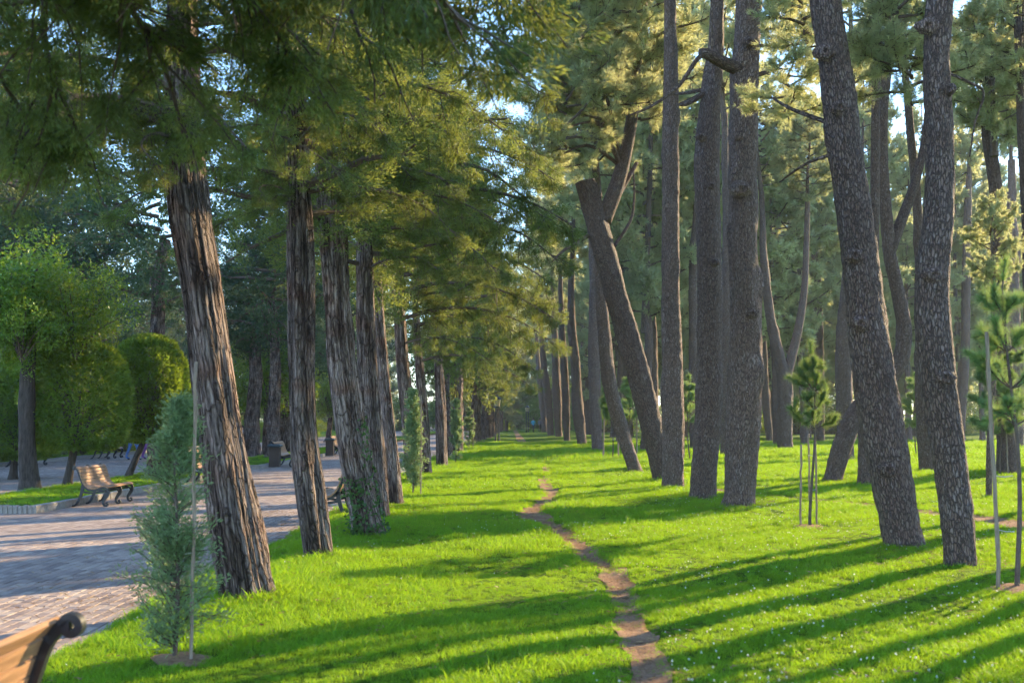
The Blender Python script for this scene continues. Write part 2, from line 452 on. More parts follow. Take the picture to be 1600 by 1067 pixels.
PAVER_COLS = [(.0, (.27, .20, .175)), (.35, (.36, .275, .235)), (.7, (.44, .34, .285)), (1.0, (.50, .40, .335))]
def paver_mat(single):
    """single: a real paver, one tint each; otherwise the joints are drawn where the pavers are too small to tell apart"""
    m, t, o = new_mat('paver' if single else 'paving_far')
    g = t.nodes.new('ShaderNodeNewGeometry')
    n2 = N(t, 'ShaderNodeTexNoise', Scale=45.0, Detail=5.0, Roughness=.7); t.links.new(g.outputs['Position'], n2.inputs['Vector'])
    n1 = N(t, 'ShaderNodeTexNoise', Scale=.8, Detail=4.0); t.links.new(g.outputs['Position'], n1.inputs['Vector'])
    dirt = ramp(t, [(.35, (.78, .77, .77)), (.65, (1.08, 1.06, 1.04))]); t.links.new(n1.outputs[0], dirt.inputs[0])
    fine = ramp(t, [(.3, (.8, .8, .8)), (.7, (1.1, 1.1, 1.1))]); t.links.new(n2.outputs[0], fine.inputs[0])
    p = N(t, 'ShaderNodeBsdfPrincipled', Roughness=.75); p.inputs['Specular IOR Level'].default_value = .35
    r = ramp(t, PAVER_COLS)
    h = n2.outputs[0]
    if single:
        oi = t.nodes.new('ShaderNodeObjectInfo')
        a = attr(t, 'var')
        ad = N(t, 'ShaderNodeMath', operation='ADD'); t.links.new(a.outputs['Fac'], ad.inputs[0]); t.links.new(oi.outputs['Random'], ad.inputs[1])
        fr = N(t, 'ShaderNodeMath', operation='FRACT'); t.links.new(ad.outputs[0], fr.inputs[0])
        t.links.new(fr.outputs[0], r.inputs[0])
        base = r.outputs[0]
    else:
        mp = N(t, 'ShaderNodeMapping'); mp.inputs['Rotation'].default_value = (0, 0, math.pi / 2); t.links.new(g.outputs['Position'], mp.inputs[0])
        bt = N(t, 'ShaderNodeTexBrick', Scale=1.0); bt.inputs['Brick Width'].default_value = .21; bt.inputs['Row Height'].default_value = .107; bt.inputs['Mortar Size'].default_value = .006
        bt.inputs['Color1'].default_value = (.30, .225, .19, 1); bt.inputs['Color2'].default_value = (.49, .385, .325, 1); bt.inputs['Mortar'].default_value = (.14, .11, .095, 1)
        t.links.new(mp.outputs[0], bt.inputs['Vector'])
        base = bt.outputs[0]
    c = mixc(t, mixc(t, base, dirt.outputs[0], 1.0, 'MULTIPLY'), fine.outputs[0], 1.0, 'MULTIPLY')
    t.links.new(c, p.inputs['Base Color'])
    bp = N(t, 'ShaderNodeBump', Strength=.5, Distance=.006); t.links.new(h, bp.inputs['Height']); t.links.new(bp.outputs[0], p.inputs['Normal'])
    t.links.new(p.outputs[0], o.inputs[0])
    return m

M = {}
M['pine_bark'] = bark_pine_mat()
M['cyp_bark'] = bark_cypress_mat()
M['dark_bark'] = simple_mat('dark_bark', (.07, .055, .047), .9, scale=3, vary=.6, bump=1.0, stretch=(9, 9, 1.5))
M['twig'] = simple_mat('twig_bark', (.13, .095, .075), .9, scale=12, vary=.4)
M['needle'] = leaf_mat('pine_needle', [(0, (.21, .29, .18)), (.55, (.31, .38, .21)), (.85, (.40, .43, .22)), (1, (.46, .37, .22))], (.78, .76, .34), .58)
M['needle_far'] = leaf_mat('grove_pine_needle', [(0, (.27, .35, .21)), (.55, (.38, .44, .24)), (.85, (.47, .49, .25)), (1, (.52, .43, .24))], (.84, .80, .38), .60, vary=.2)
M['needle_young'] = leaf_mat('young_pine_needle', [(0, (.08, .17, .085)), (.6, (.15, .27, .11)), (1, (.26, .34, .12))], (.45, .55, .12), .45)
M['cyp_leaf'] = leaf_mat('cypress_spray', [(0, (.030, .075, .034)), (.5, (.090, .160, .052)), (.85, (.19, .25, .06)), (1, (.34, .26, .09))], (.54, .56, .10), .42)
M['conifer'] = leaf_mat('shaded_conifer_spray', [(0, (.018, .050, .034)), (.5, (.045, .095, .055)), (.85, (.09, .145, .055)), (1, (.20, .15, .06))], (.30, .36, .10), .34)  # the left background's shade is put into this darker leaf colour
M['cyp_young'] = leaf_mat('young_cypress_spray', [(0, (.10, .18, .10)), (.6, (.19, .30, .15)), (1, (.31, .39, .18))], (.52, .62, .22), .42, vary=.1)
M['broad'] = leaf_mat('broad_leaf', [(0, (.04, .10, .018)), (.6, (.09, .19, .028)), (1, (.17, .28, .04))], (.52, .62, .04), .42, rough=.35, spec=.45)
M['topiary'] = leaf_mat('clipped_juniper', [(0, (.045, .105, .028)), (.6, (.11, .20, .036)), (1, (.20, .29, .045))], (.55, .66, .04), .42, vary=.1)
M['ivy'] = leaf_mat('ivy_leaf', [(0, (.03, .09, .03)), (1, (.08, .18, .05))], (.3, .45, .05), .3, rough=.35, spec=.5)
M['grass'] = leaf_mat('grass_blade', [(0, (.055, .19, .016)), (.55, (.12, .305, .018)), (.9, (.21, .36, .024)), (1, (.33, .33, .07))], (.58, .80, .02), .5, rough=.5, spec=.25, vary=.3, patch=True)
M['clover'] = leaf_mat('clover_flower', [(0, (.60, .60, .50)), (1, (.80, .80, .72))], (.8, .8, .7), .3)
M['lawn'] = lawn_mat()
M['dirt'] = dirt_mat()
M['paver'] = paver_mat(True)
M['paving'] = paver_mat(False)
M['joint'] = simple_mat('joint_sand', (.16, .13, .10), .95, scale=30)
M['kerb'] = simple_mat('kerb_stone', (.30, .27, .24), .85, scale=14, vary=.35, bump=.5)
M['wood'] = simple_mat('bench_wood', (.36, .195, .10), .5, spec=.4, scale=5, vary=.40, bump=.25, stretch=(9, .8, 9))
M['iron'] = simple_mat('black_iron', (.018, .020, .024), .42, spec=.5, scale=30, vary=.3, bump=.15)
M['stake'] = simple_mat('weathered_stake', (.30, .225, .165), .8, scale=6, vary=.4, bump=.4, stretch=(10, 10, 1))
M['tie'] = simple_mat('tie_string', (.55, .55, .5), .7)
M['bin'] = simple_mat('bin_slat', (.075, .055, .045), .7, scale=7, vary=.4, stretch=(8, 8, 1))
M['binlid'] = simple_mat('bin_lid', (.03, .05, .06), .45, spec=.5)
M['glass'] = simple_mat('frosted_lantern_pane', (.62, .50, .30), .35, spec=.5, vary=.15)

# ------------------------------------------------------------------ ground
def grid(xs, ys, zf):
    X, Y = np.meshgrid(xs, ys, indexing='xy')
    V = np.stack([X, Y, zf(X, Y)], -1).reshape(-1, 3)
    nx, ny = len(xs), len(ys)
    i, j = np.meshgrid(np.arange(nx - 1), np.arange(ny - 1), indexing='xy')
    q = np.stack([j * nx + i, j * nx + i + 1, (j + 1) * nx + i + 1, (j + 1) * nx + i], -1).reshape(-1, 4)
    return V, q

xs = np.concatenate([np.linspace(-900, -60, 8), np.linspace(-50, -20, 12), np.arange(-19, -4, .5), np.arange(-4, 12, .09), np.arange(12, 40, .8), np.linspace(42, 900, 14)])
ys = np.concatenate([[-300, -60], np.arange(-20, 6, 1.0), np.arange(6, 30, .10), np.arange(30, 60, .4), np.arange(60, 200, 3), np.linspace(205, 1600, 14)])
V, q = grid(xs, ys, height)
tag(link('ground', mk_mesh('ground', V, quads=q, mats=[M['lawn']], smooth=True)), 'bright green mown lawn between the cypress row and the pine grove', kind='structure')

def strip_mesh(name, poly, n, seed, lift=.004):
    P = resample(poly, n)
    T = nrm(np.gradient(P[:, :2], axis=0)); Nn = np.stack([T[:, 1], -T[:, 0]], -1)
    k = 9
    rows = []
    for j in range(k):
        f = (j / (k - 1)) * 2 - 1
        w = P[:, 2] + .09 + .05 * noise2(P[:, 1] * 2.3 + seed, np.full(n, f * 3.0), seed)
        XY = P[:, :2] + Nn * (f * w)[:, None]
        rows.append(np.stack([XY[:, 0], XY[:, 1], height(XY[:, 0], XY[:, 1]) + lift + .006 * (1 - f * f)], -1))
    V = np.stack(rows, 1).reshape(-1, 3)
    i, j = np.meshgrid(np.arange(n - 1), np.arange(k - 1), indexing='ij')
    q = np.stack([i * k + j, (i + 1) * k + j, (i + 1) * k + j + 1, i * k + j + 1], -1).reshape(-1, 4)
    q = q[:, ::-1] if False else q
    return mk_mesh(name, V, quads=q, mats=[M['dirt']], smooth=True)

tag(link('dirt_path', strip_mesh('dirt_path', PATH, 700, 11)), 'narrow trodden earth path winding down the middle of the lawn', kind='structure')
tag(link('dirt_trail', strip_mesh('dirt_trail', TRAIL, 160, 12)), 'short bare earth trail behind the two nearest pines on the right', kind='structure')

# ------------------------------------------------------------------ promenade: base sheet, real pavers near by, drawn joints beyond
YN = 15.5                       # real pavers up to here
ey = np.concatenate([np.arange(-12, 30, .4), np.arange(30, 260, 4)])
def sheet(y0, y1, z, name, mat, parent=None):
    yy = np.concatenate([[y0], ey[(ey > y0) & (ey < y1)], [y1]])
    xr = lawn_edge(yy) + .04
    V = np.concatenate([np.stack([np.full_like(yy, -18.05), yy, np.full_like(yy, z)], -1), np.stack([xr, yy, np.full_like(yy, z)], -1)])
    n = len(yy); i = np.arange(n - 1)
    return link(name, mk_mesh(name, V, quads=np.stack([i, i + n, i + n + 1, i + 1], -1), mats=[mat]), parent)
prom = sheet(YN, 255, -.004, 'promenade', M['paving'])
tag(prom, 'pinkish brick promenade running beside the lawn on the left', kind='structure')
sheet(-12, YN, -.012, 'paving_bed', M['joint'], prom)
rng = np.random.default_rng(4)
bw, bl, gap = .107, .21, .008
vv, qq = bevel_box_v(-(bw - gap) / 2, (bw - gap) / 2, -(bl - gap) / 2, (bl - gap) / 2, -.05, 0, .005)
paver_me = mk_mesh('paver', vv, quads=qq, mats=[M['paver']], attrs={'var': np.zeros(len(vv))})
cells = []
for c in range(int((18 - 1.0) / bw)):
    x = -1.2 - c * bw
    for r in range(-1 if c % 2 else 0, int((YN + 4) / bl)):
        y = YN - bl / 2 - r * bl - (bl / 2 if c % 2 else 0)
        if x + bw / 2 > lawn_edge(y) + .03 or y < 3.0: continue
        px = 800 + F * x / y
        if px < -140: continue
        cells.append((x, y))
cells = np.array(cells)
py = HORIZON + CAM_H * F / cells[:, 1]; px = 800 + F * cells[:, 0] / cells[:, 1]
inframe = (py < 1075) & (px > -5) & ~((px < 110) & (py > 1000))
order = np.argsort(np.where(inframe, cells[:, 1], 1e3 + cells[:, 1]))
rest = Soup()
for k, ci in enumerate(order):
    x, y = cells[ci]
    dz = rng.normal(0, .0016); rx, ry = rng.normal(0, .006, 2)
    if k < 300:
        link('paver', paver_me, prom, (x + rng.normal(0, .001), y, dz), (rx, ry, rng.normal(0, .012)))
    else:
        v2 = vv.copy(); v2[:, 2] += dz + v2[:, 0] * ry + v2[:, 1] * rx
        rest.add(v2 + np.array([x, y, 0]), q=qq, a=rng.random())
o = link('paver_field', rest.mesh('paver_field', [M['paver']]), prom); o['kind'] = 'stuff'

# planting beds between the two walks, with their kerbs
BEDS = [(-10.6, -8.4, 20.2, 33.0), (-10.6, -8.4, 38.2, 150.0)]
def kerb_block(w, l, h, b=.012):
    return bevel_box_v(-w / 2, w / 2, -l / 2, l / 2, -.03, h, b)
for bi, (x0, x1, y0, y1) in enumerate(BEDS):
    gx = np.linspace(x0 + .1, x1 - .1, 10); gy = np.concatenate([np.arange(y0 + .1, min(y1, 60), .5), np.arange(60, y1, 4), [y1 - .1]]) if y1 > 60 else np.arange(y0 + .1, y1, .5)
    V, q = grid(gx, gy, lambda X, Y: .10 + .03 * noise2(X * .8, Y * .8, 7) + .05 * np.sin((X - x0) / (x1 - x0) * math.pi))
    bed = tag(link('planting_bed', mk_mesh('planting_bed', V, quads=q, mats=[M['lawn']], smooth=True)),
              'grassed planting bed behind the left bench, ringed by a low kerb' if bi == 0 else 'long far grassed bed beside the litter bins on the promenade', kind='structure')
    v1, q1 = kerb_block(.13, .594, .13); side = mk_mesh('kerb_stone', v1, quads=q1, mats=[M['kerb']])
    v2, q2 = kerb_block(.075, .13, .14, .015); tooth = mk_mesh('kerb_tooth', v2, quads=q2, mats=[M['kerb']])
    for xx in (x0 + .03, x1 - .03):
        for yy in np.arange(y0 + .37, min(y1, 62), .6):
            link('kerb_stone', side, bed, (xx + rng.normal(0, .006), yy, rng.normal(0, .005)), (0, 0, rng.normal(0, .01)))
    if bi == 0:
        for xx in np.arange(x0 + .0, x1 + .04, .085):
            link('kerb_tooth', tooth, bed, (xx, y0 + .0, rng.normal(0, .006)), (0, 0, rng.normal(0, .03)))
    else:
        v3, q3 = kerb_block(.545, .13, .13); st = mk_mesh('kerb_stone', v3, quads=q3, mats=[M['kerb']])
        for xx in np.arange(x0 + .28, x1, .55): link('kerb_stone', st, bed, (xx, y0, 0))
ks = Soup()
far_kerb = tag(link('promenade_kerb', None), 'low stone kerb along the far side of the left promenade', kind='structure')
v1, q1 = kerb_block(.14, .99, .13); km = mk_mesh('kerb_stone', v1, quads=q1, mats=[M['kerb']])
for yy in np.arange(30, 75, 1.0): link('kerb_stone', km, far_kerb, (-18.1 + rng.normal(0, .008), yy, rng.normal(0, .006)))

# ------------------------------------------------------------------ foliage builders (arrays of small leaves)
def needles(s, P, D, k, L, w, spread, rg, m, va, droop=0.0):
    """tufts of k needles at points P looking along D"""
    n = len(P)
    d = D[:, None, :] + spread * rg.normal(size=(n, k, 3))
    d[..., 2] -= droop
    d = nrm(d)
    l = L * rg.uniform(.65, 1.1, (n, k, 1))
    side = nrm(np.cross(d, rg.normal(size=(n, k, 3)))) * (w / 2)
    b = P[:, None, :] + d * .01
    V = np.stack([b - side, b + side, b + d * l], 2).reshape(-1, 3)
    T = np.arange(n * k * 3).reshape(-1, 3)
    a = np.clip(np.repeat(va, k * 3) + np.repeat(rg.normal(0, .08, n * k), 3), 0, 1)
    s.add(V, t=T, m=m, a=a)

def kites(s, P, D, L, w, rg, m, va, flat=None):
    """one leaf-shaped kite for each point; D is the leaf's direction"""
    n = len(P)
    D = nrm(D)
    ref = rg.normal(size=(n, 3)) if flat is None else flat + .5 * rg.normal(size=(n, 3))
    side = nrm(np.cross(D, ref))
    l = (L * rg.uniform(.6, 1.2, n))[:, None]; ww = (w * rg.uniform(.7, 1.2, n))[:, None] / 2
    mid = P + D * l * .45
    V = np.stack([P, mid - side * ww, P + D * l, mid + side * ww], 1).reshape(-1, 3)
    i = np.arange(n) * 4
    s.add(V, q=np.stack([i, i + 1, i + 2, i + 3], -1), m=m, a=np.clip(np.repeat(va, 4), 0, 1))

def curve_pts(p, d, length, n, rg, up=0.0, wob=.12):
    """a wandering twig: start, direction, length"""
    P = [np.array(p, float)]; d = nrm(d)
    for _ in range(n - 1):
        d = nrm(d + wob * rg.normal(size=3) + np.array([0, 0, up]))
        P.append(P[-1] + d * length / (n - 1))
    return np.array(P)

def pine_crown(seed, H=8.5, R=3.6, nb=38, leader=True, k_n=11, L_n=.23, w_n=.026, mat='needle'):
    """needle tufts on real twigs; the origin is where the lowest branch leaves the trunk"""
    rg = np.random.default_rng(seed); s = Soup()
    if leader:
        lp = np.stack([.25 * np.sin(np.linspace(0, 3, 8) + seed), .25 * np.cos(np.linspace(0, 2, 8) + seed) - .25 * math.cos(seed), np.linspace(-.6, H * .92, 8)], -1)
        lp[:, 0] -= lp[0, 0]
        add_tube(s, lp, np.linspace(.17, .03, 8), 7, 0)
    P, D, A = [], [], []
    for b in range(nb):
        f = (b + rg.random()) / nb
        z = H * f * .9
        prof = (.55 + .75 * f / .35) if f < .35 else 1.3 - 1.0 * ((f - .35) / .65) ** 1.4
        Lb = R * prof * rg.uniform(.55, 1.05) / 1.3
        az = b * 2.399 + rg.normal(0, .3)
        d = np.array([math.cos(az), math.sin(az), rg.uniform(-.05, .35)])
        tp = curve_pts((0, 0, z), d, Lb, 6, rg, .05)
        add_tube(s, tp, np.linspace(.055, .012, 6) * (.6 + .5 * Lb / R), 5, 0)
        tone = rg.uniform(.15, .7)
        for k in range(int(9 + Lb * 5.5)):
            t = rg.uniform(.25, 1.0); q = resample(tp, 21)[int(t * 20)]
            sd = nrm(d + rg.normal(0, .75, 3) + np.array([0, 0, .15]))
            sl = rg.uniform(.35, .95) * (1.1 - .35 * t)
            tw = curve_pts(q, sd, sl, 4, rg, .10, .18)
            add_tube(s, tw, np.linspace(.012, .006, 4), 3, 0, cap=False)
            n = int(7 + sl * 9)
            u = rg.uniform(.25, 1.0, n); tf = resample(tw, 31)[(u * 30).astype(int)]
            dd = np.tile(nrm(tw[-1] - tw[-2]), (n, 1)) + .55 * rg.normal(size=(n, 3))
            P.append(tf + .05 * rg.normal(size=(n, 3))); D.append(nrm(dd)); A.append(np.clip(tone + rg.normal(0, .16, n), 0, .93) + (rg.random(n) < .03) * .3)
    P, D, A = np.concatenate(P), np.concatenate(D), np.concatenate(A)
    needles(s, P, D, k_n, L_n, w_n, .45, rg, 1, A)
    return s.mesh('pine_crown', [M['twig'], M[mat]])

def spray(s, P0, D0, rg, n, rad, L, w, m, tone, hang=0.0):
    """one plume of scale-leaf fingers round P0, pointing along D0"""
    q = rg.normal(size=(n, 3)); q = nrm(q) * (rad * rg.random((n, 1)) ** .5); q[:, 2] *= .7
    d = nrm(D0)[None] * .9 + nrm(q) * .55 + .35 * rg.normal(size=(n, 3)); d[:, 2] += .15 - hang
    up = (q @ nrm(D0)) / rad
    kites(s, P0 + q, d, L, w, rg, m, tone + .30 * up + rg.normal(0, .10, n))  # tone rises towards the tips: sunlight painted into the leaf colour

def cypress_crown(seed, H=9.0, R=2.5, nb=52, fing=58, L=.085, w=.024, puff=(.13, .25)):
    rg = np.random.default_rng(seed); s = Soup()
    for b in range(nb):
        f = (b + rg.random()) / nb
        z = H * f * .95
        prof = (.75 + .5 * f / .25) if f < .25 else 1.25 - 1.1 * ((f - .25) / .75) ** 1.2
        Lb = R * prof * rg.uniform(.6, 1.15) / 1.2
        az = b * 2.399 + rg.normal(0, .35)
        d = np.array([math.cos(az), math.sin(az), rg.uniform(-.25, .3)])
        tp = curve_pts((0, 0, z), d, Lb, 7, rg, .03, .15)
        add_tube(s, tp, np.linspace(.06, .012, 7) * (.5 + .6 * Lb / R), 5, 0)
        tone = rg.uniform(.12, .5)
        tf = resample(tp, 31)
        for k in range(int(9 + Lb * 9.5)):
            t = rg.uniform(.22, 1.02)
            c = tf[min(30, int(t * 30))] + rg.normal(0, .26, 3) * np.array([1, 1, .8])
            dd = nrm(d + rg.normal(0, .5, 3)) + np.array([0, 0, .12])
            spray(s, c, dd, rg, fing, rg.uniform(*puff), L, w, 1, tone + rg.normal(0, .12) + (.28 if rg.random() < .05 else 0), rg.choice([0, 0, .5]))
    return s.mesh('cypress_crown', [M['twig'], M['cyp_leaf']])

def bough_mesh(pts, r0, seed, dens=1.0, hang=.35, L=.055, w=.0115, fing=70, side=.5, tone=(.02, .42), mat='cyp_leaf'):  # the low tone range puts the boughs' shade into their leaf colour
    """a long low bough with drooping side twigs and fine sprays"""
    rg = np.random.default_rng(seed); s = Soup()
    tp = resample(pts, 14)
    add_tube(s, tp, np.linspace(r0, .008, 14), 6, 0)
    tf = resample(tp, 60)
    Lt = np.linalg.norm(np.diff(tp, axis=0), axis=1).sum()
    for k in range(int(Lt * 9 * dens)):
        t = rg.uniform(.12, 1.0); q = tf[int(t * 59)]
        ax = nrm(tf[min(59, int(t * 59) + 1)] - tf[max(0, int(t * 59) - 1)])
        sd = nrm(ax * rg.uniform(.2, 1) + rg.normal(0, .7, 3) + np.array([0, 0, -hang]))
        sl = rg.uniform(.3, 1.0) * side * 2 * (1.15 - .5 * t)
        tw = curve_pts(q, sd, sl, 5, rg, -.10 * hang, .16)
        add_tube(s, tw, np.linspace(.010, .004, 5), 3, 0, cap=False)
        tn = rg.uniform(*tone)
        t2 = resample(tw, 21)
        for j in range(int(3 + sl * 7)):
            c = t2[int(rg.uniform(.15, 1) * 20)] + rg.normal(0, .05, 3)
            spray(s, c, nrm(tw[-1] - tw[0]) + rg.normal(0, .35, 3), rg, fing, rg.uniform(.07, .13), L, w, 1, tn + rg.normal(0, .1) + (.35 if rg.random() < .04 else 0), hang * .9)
    return s.mesh('bough', [M['twig'], M[mat]])

def broad_crown(seed, R=(2.2, 2.2, 1.9), n=9000, L=.13, w=.07, lobes=26, fill=.55):
    """leaves on the outer part of many small lobes; the origin is the centre"""
    rg = np.random.default_rng(seed); s = Soup()
    R = np.array(R)
    C = nrm(rg.normal(size=(lobes, 3))) * (rg.uniform(.25, .8, (lobes, 1))); rad = rg.uniform(.25, .42, lobes); tone = rg.uniform(.2, .75, lobes)
    k = rg.integers(0, lobes, n)
    d = nrm(rg.normal(size=(n, 3)))
    P = (C[k] + d * (rad[k] * rg.uniform(fill, 1.05, n))[:, None]) * R
    D = d * .6 + .7 * rg.normal(size=(n, 3)); D[:, 2] -= .25
    kites(s, P, D, L, w, rg, 1, tone[k] + rg.normal(0, .12, n), flat=np.array([0, 0, 1.0]))
    for j in range(lobes):
        e = C[j] * R
        add_tube(s, np.array([(0, 0, -R[2] * .75), e * .45 + np.array([0, 0, -R[2] * .25]), e]), np.linspace(.06, .012, 3), 4, 0, cap=False)
    return s.mesh('broad_crown', [M['twig'], M['broad']])

def topiary_crown(seed, rx, h, n=15000):
    """a clipped dome with a flat underside; the origin is the middle of the underside"""
    rg = np.random.default_rng(seed); s = Soup()
    u = rg.random(n); az = rg.uniform(0, 2 * math.pi, n)
    # profile: bulging side, rounded top, flat bottom
    prof = np.array([(0.15, 0.02), (.70, 0.0), (.93, .08), (1.0, .30), (.98, .55), (.86, .78), (.62, .93), (.3, .99), (.02, 1.0)])
    seg = np.r_[0, np.cumsum(np.hypot(np.diff(prof[:, 0]) * rx, np.diff(prof[:, 1]) * h) * (prof[1:, 0] + prof[:-1, 0]))]
    uu = u * seg[-1]
    r = np.interp(uu, seg, prof[:, 0]) * rx; z = np.interp(uu, seg, prof[:, 1]) * h
    wob = 1 + .06 * vnoise(np.stack([np.cos(az) * 7, np.sin(az) * 7, z * 5], -1), seed + 4) + .08 * vnoise(np.stack([np.cos(az) * 2.4, np.sin(az) * 2.4, z * 1.7], -1), seed) 
    depth = 1 - .16 * rg.random(n) ** 2
    P = np.stack([np.cos(az) * r * wob * depth, np.sin(az) * r * wob * depth, z * (.97 + .03 * depth)], -1)
    out = nrm(np.stack([np.cos(az) * r / rx, np.sin(az) * r / rx, (z / h - .45) * 1.3], -1))
    v = .42 + .45 * vnoise(P * 2.6, seed + 1) + rg.normal(0, .14, n)
    kites(s, P, out + .55 * rg.normal(size=(n, 3)), .115, .052, rg, 1, v)
    for k in range(26):
        a = k * 2.4
        e = np.array([math.cos(a) * rx * .8, math.sin(a) * rx * .8, h * rg.uniform(.15, .8)])
        add_tube(s, np.array([(0, 0, .02), e * np.array([.4, .4, .7]), e]), np.linspace(.035, .008, 3), 4, 0, cap=False)
    return s.mesh('topiary_crown', [M['twig'], M['topiary']])

# ------------------------------------------------------------------ trunks
def pine_disp(seed, amp=1.0):
    def f(a, l, r):
        p = np.stack([np.cos(a) * r * 6, np.sin(a) * r * 6, l * 1.6], -1)
        big = vnoise(p, seed) * .10
        p2 = np.stack([np.cos(a) * r * 26, np.sin(a) * r * 26, l * 9.5], -1)
        plate = np.abs(vnoise(p2, seed + 3)) * .10
        kn = np.maximum(0, vnoise(np.stack([np.cos(a) * 1.5, np.sin(a) * 1.5, l * 1.15], -1), seed + 9) - .55) * .8
        return amp * r * (big + plate + kn - .04)
    return f
def cyp_disp(seed, amp=1.0):
    def f(a, l, r):
        tw = a + .22 * np.sin(l * .6 + seed) + .35 * l * .25
        lob = .10 * np.sin(3 * tw + seed) + .07 * np.sin(5 * tw + 1.7 * seed + .4 * l)
        p = np.stack([np.cos(tw) * r * 30, np.sin(tw) * r * 30, l * 1.4], -1)
        fib = np.abs(vnoise(p, seed)) * .10 + (1 - np.abs(vnoise(np.stack([np.cos(tw) * r * 17, np.sin(tw) * r * 17, l * 1.0], -1), seed + 2))) ** 4 * -.12
        p3 = np.stack([np.cos(tw) * r * 5, np.sin(tw) * r * 5, l * 1.1], -1)
        return amp * r * (lob + fib + .12 * vnoise(p3, seed + 5) - .03)
    return f

def trunk_mesh(pts, rad, mat, seed, kind, seg=40, step=.05, flare=.42, name='trunk'):
    P = np.asarray(pts, float); R = np.asarray(rad, float)
    PR = np.concatenate([P, R[:, None]], 1)
    L = np.linalg.norm(np.diff(P, axis=0), axis=1).sum()
    n = max(8, int(L / step))
    # even spacing along the length
    fine = resample(PR, 400)
    l = np.r_[0, np.cumsum(np.linalg.norm(np.diff(fine[:, :3], axis=0), axis=1))]
    u = np.linspace(0, l[-1], n)
    Q = np.stack([np.interp(u, l, fine[:, k]) for k in range(4)], -1)
    rr = Q[:, 3] * (1 + flare * np.exp(-u / .22) + .10 * np.exp(-u / .8))
    base = pine_disp(seed) if kind == 'pine' else cyp_disp(seed)
    def disp(a, ll, r):
        root = .34 * np.exp(-ll / .20) * np.maximum(0, np.sin(4 * a + seed)) * r
        return base(a, ll, r) + root
    V, q, t, bk = tube(Q[:, :3], rr, seg, True, np.array([0, 1.0, 0]), disp)
    me = mk_mesh(name, V, t, q, [mat], smooth=True, attrs={'bk': bk, 'var': np.full(len(V), .5)})
    return me

CROWN_PINE = [pine_crown(100 + i, H=h, R=r, nb=n) for i, (h, r, n) in enumerate([(8.5, 3.7, 36), (7.0, 3.9, 32)])] * 2
CROWN_CYP = [cypress_crown(200 + i, H=h, R=r, nb=n) for i, (h, r, n) in enumerate([(9.0, 2.5, 52), (8.0, 2.9, 48), (10.0, 2.3, 56)])]
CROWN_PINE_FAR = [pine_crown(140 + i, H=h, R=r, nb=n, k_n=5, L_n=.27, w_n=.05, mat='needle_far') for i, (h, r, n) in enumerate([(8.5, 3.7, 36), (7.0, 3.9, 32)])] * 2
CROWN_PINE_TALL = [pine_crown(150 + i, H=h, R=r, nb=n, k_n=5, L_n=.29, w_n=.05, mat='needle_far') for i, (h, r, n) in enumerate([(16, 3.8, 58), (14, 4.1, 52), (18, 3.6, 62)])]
CROWN_CYP_FAR = [cypress_crown(240 + i, H=h, R=r, nb=n, fing=18, L=.15, w=.05, puff=(.16, .30)) for i, (h, r, n) in enumerate([(9.0, 2.5, 52), (8.0, 2.9, 48), (10.0, 2.3, 56)])]
CROWN_CYP_FINE = [cypress_crown(220 + i, H=6.5, R=2.5, nb=38, fing=105, L=.052, w=.015, puff=(.12, .22)) for i in range(2)]
CROWN_BROAD = [broad_crown(300), broad_crown(301, (2.8, 2.8, 2.4), 11000, .15, .08, 32)]
TRUNK_PINE_FAR = []
TRUNK_CYP_FAR = []
for i in range(4):
    rg = np.random.default_rng(50 + i)
    z = np.linspace(-.2, 10, 8); b = np.cumsum(rg.normal(0, .10, (8, 2)), 0) * np.linspace(0, 1, 8)[:, None]
    TRUNK_PINE_FAR.append((trunk_mesh(np.column_stack([b, z]), np.linspace(.25, .16, 8), M['pine_bark'], i, 'pine', 16, .14), b, z))
    TRUNK_CYP_FAR.append((trunk_mesh(np.column_stack([b * .7, z]), np.linspace(.26, .12, 8), M['cyp_bark'], i, 'cyp', 18, .14), b * .7, z))

_U = 'first second third fourth fifth sixth seventh eighth ninth tenth eleventh twelfth thirteenth fourteenth fifteenth sixteenth seventeenth eighteenth nineteenth'.split()
_T = {20: 'twent', 30: 'thirt', 40: 'fort', 50: 'fift', 60: 'sixt', 70: 'sevent', 80: 'eight', 90: 'ninet'}
ORD = [_U[n - 1] if n < 20 else (_T[n] + 'ieth' if n % 10 == 0 else _T[n - n % 10] + 'y-' + _U[n % 10 - 1]) for n in range(1, 100)]
TREES = []                       # (x, y, clear radius) so that no grass grows through a trunk

def photo_trunk(poly, extra, kind, seed, seg=40, step=.05, y_off=0.0, name='trunk'):
    """trunk from a traced outline: (px, py, width) from the base up, then extra metres above; returns base, local points, mesh"""
    base = G(poly[0][0], poly[0][1])
    y = base[1] + y_off
    pts, rad = [], []
    for i, (px, py, w) in enumerate(poly):
        p = AT(px, py, y) if i else base.copy()
        pts.append(p - base); rad.append(max(.02, w * y / F / 2))
    rg = np.random.default_rng(seed)
    pts = np.array(pts); rad = np.array(rad)
    pts[:, 1] += np.linspace(0, 1, len(pts)) * rg.normal(0, .05)
    d = nrm(pts[-1] - pts[-2])
    for k in range(3 if extra > 0 else 0):
        d = nrm(d + np.array([0, 0, .5]) + rg.normal(0, .04, 3))
        pts = np.vstack([pts, pts[-1] + d * extra / 3]); rad = np.append(rad, rad[-1] * .86)
    first = pts[0] + (pts[0] - pts[1]) * (.25 / max(.25, np.linalg.norm(pts[1] - pts[0])))
    pts = np.vstack([first, pts]); rad = np.append(rad[0] * 1.04, rad)
    rad[:2] /= 1.25            # the flare widens the foot again
    return base, pts, rad

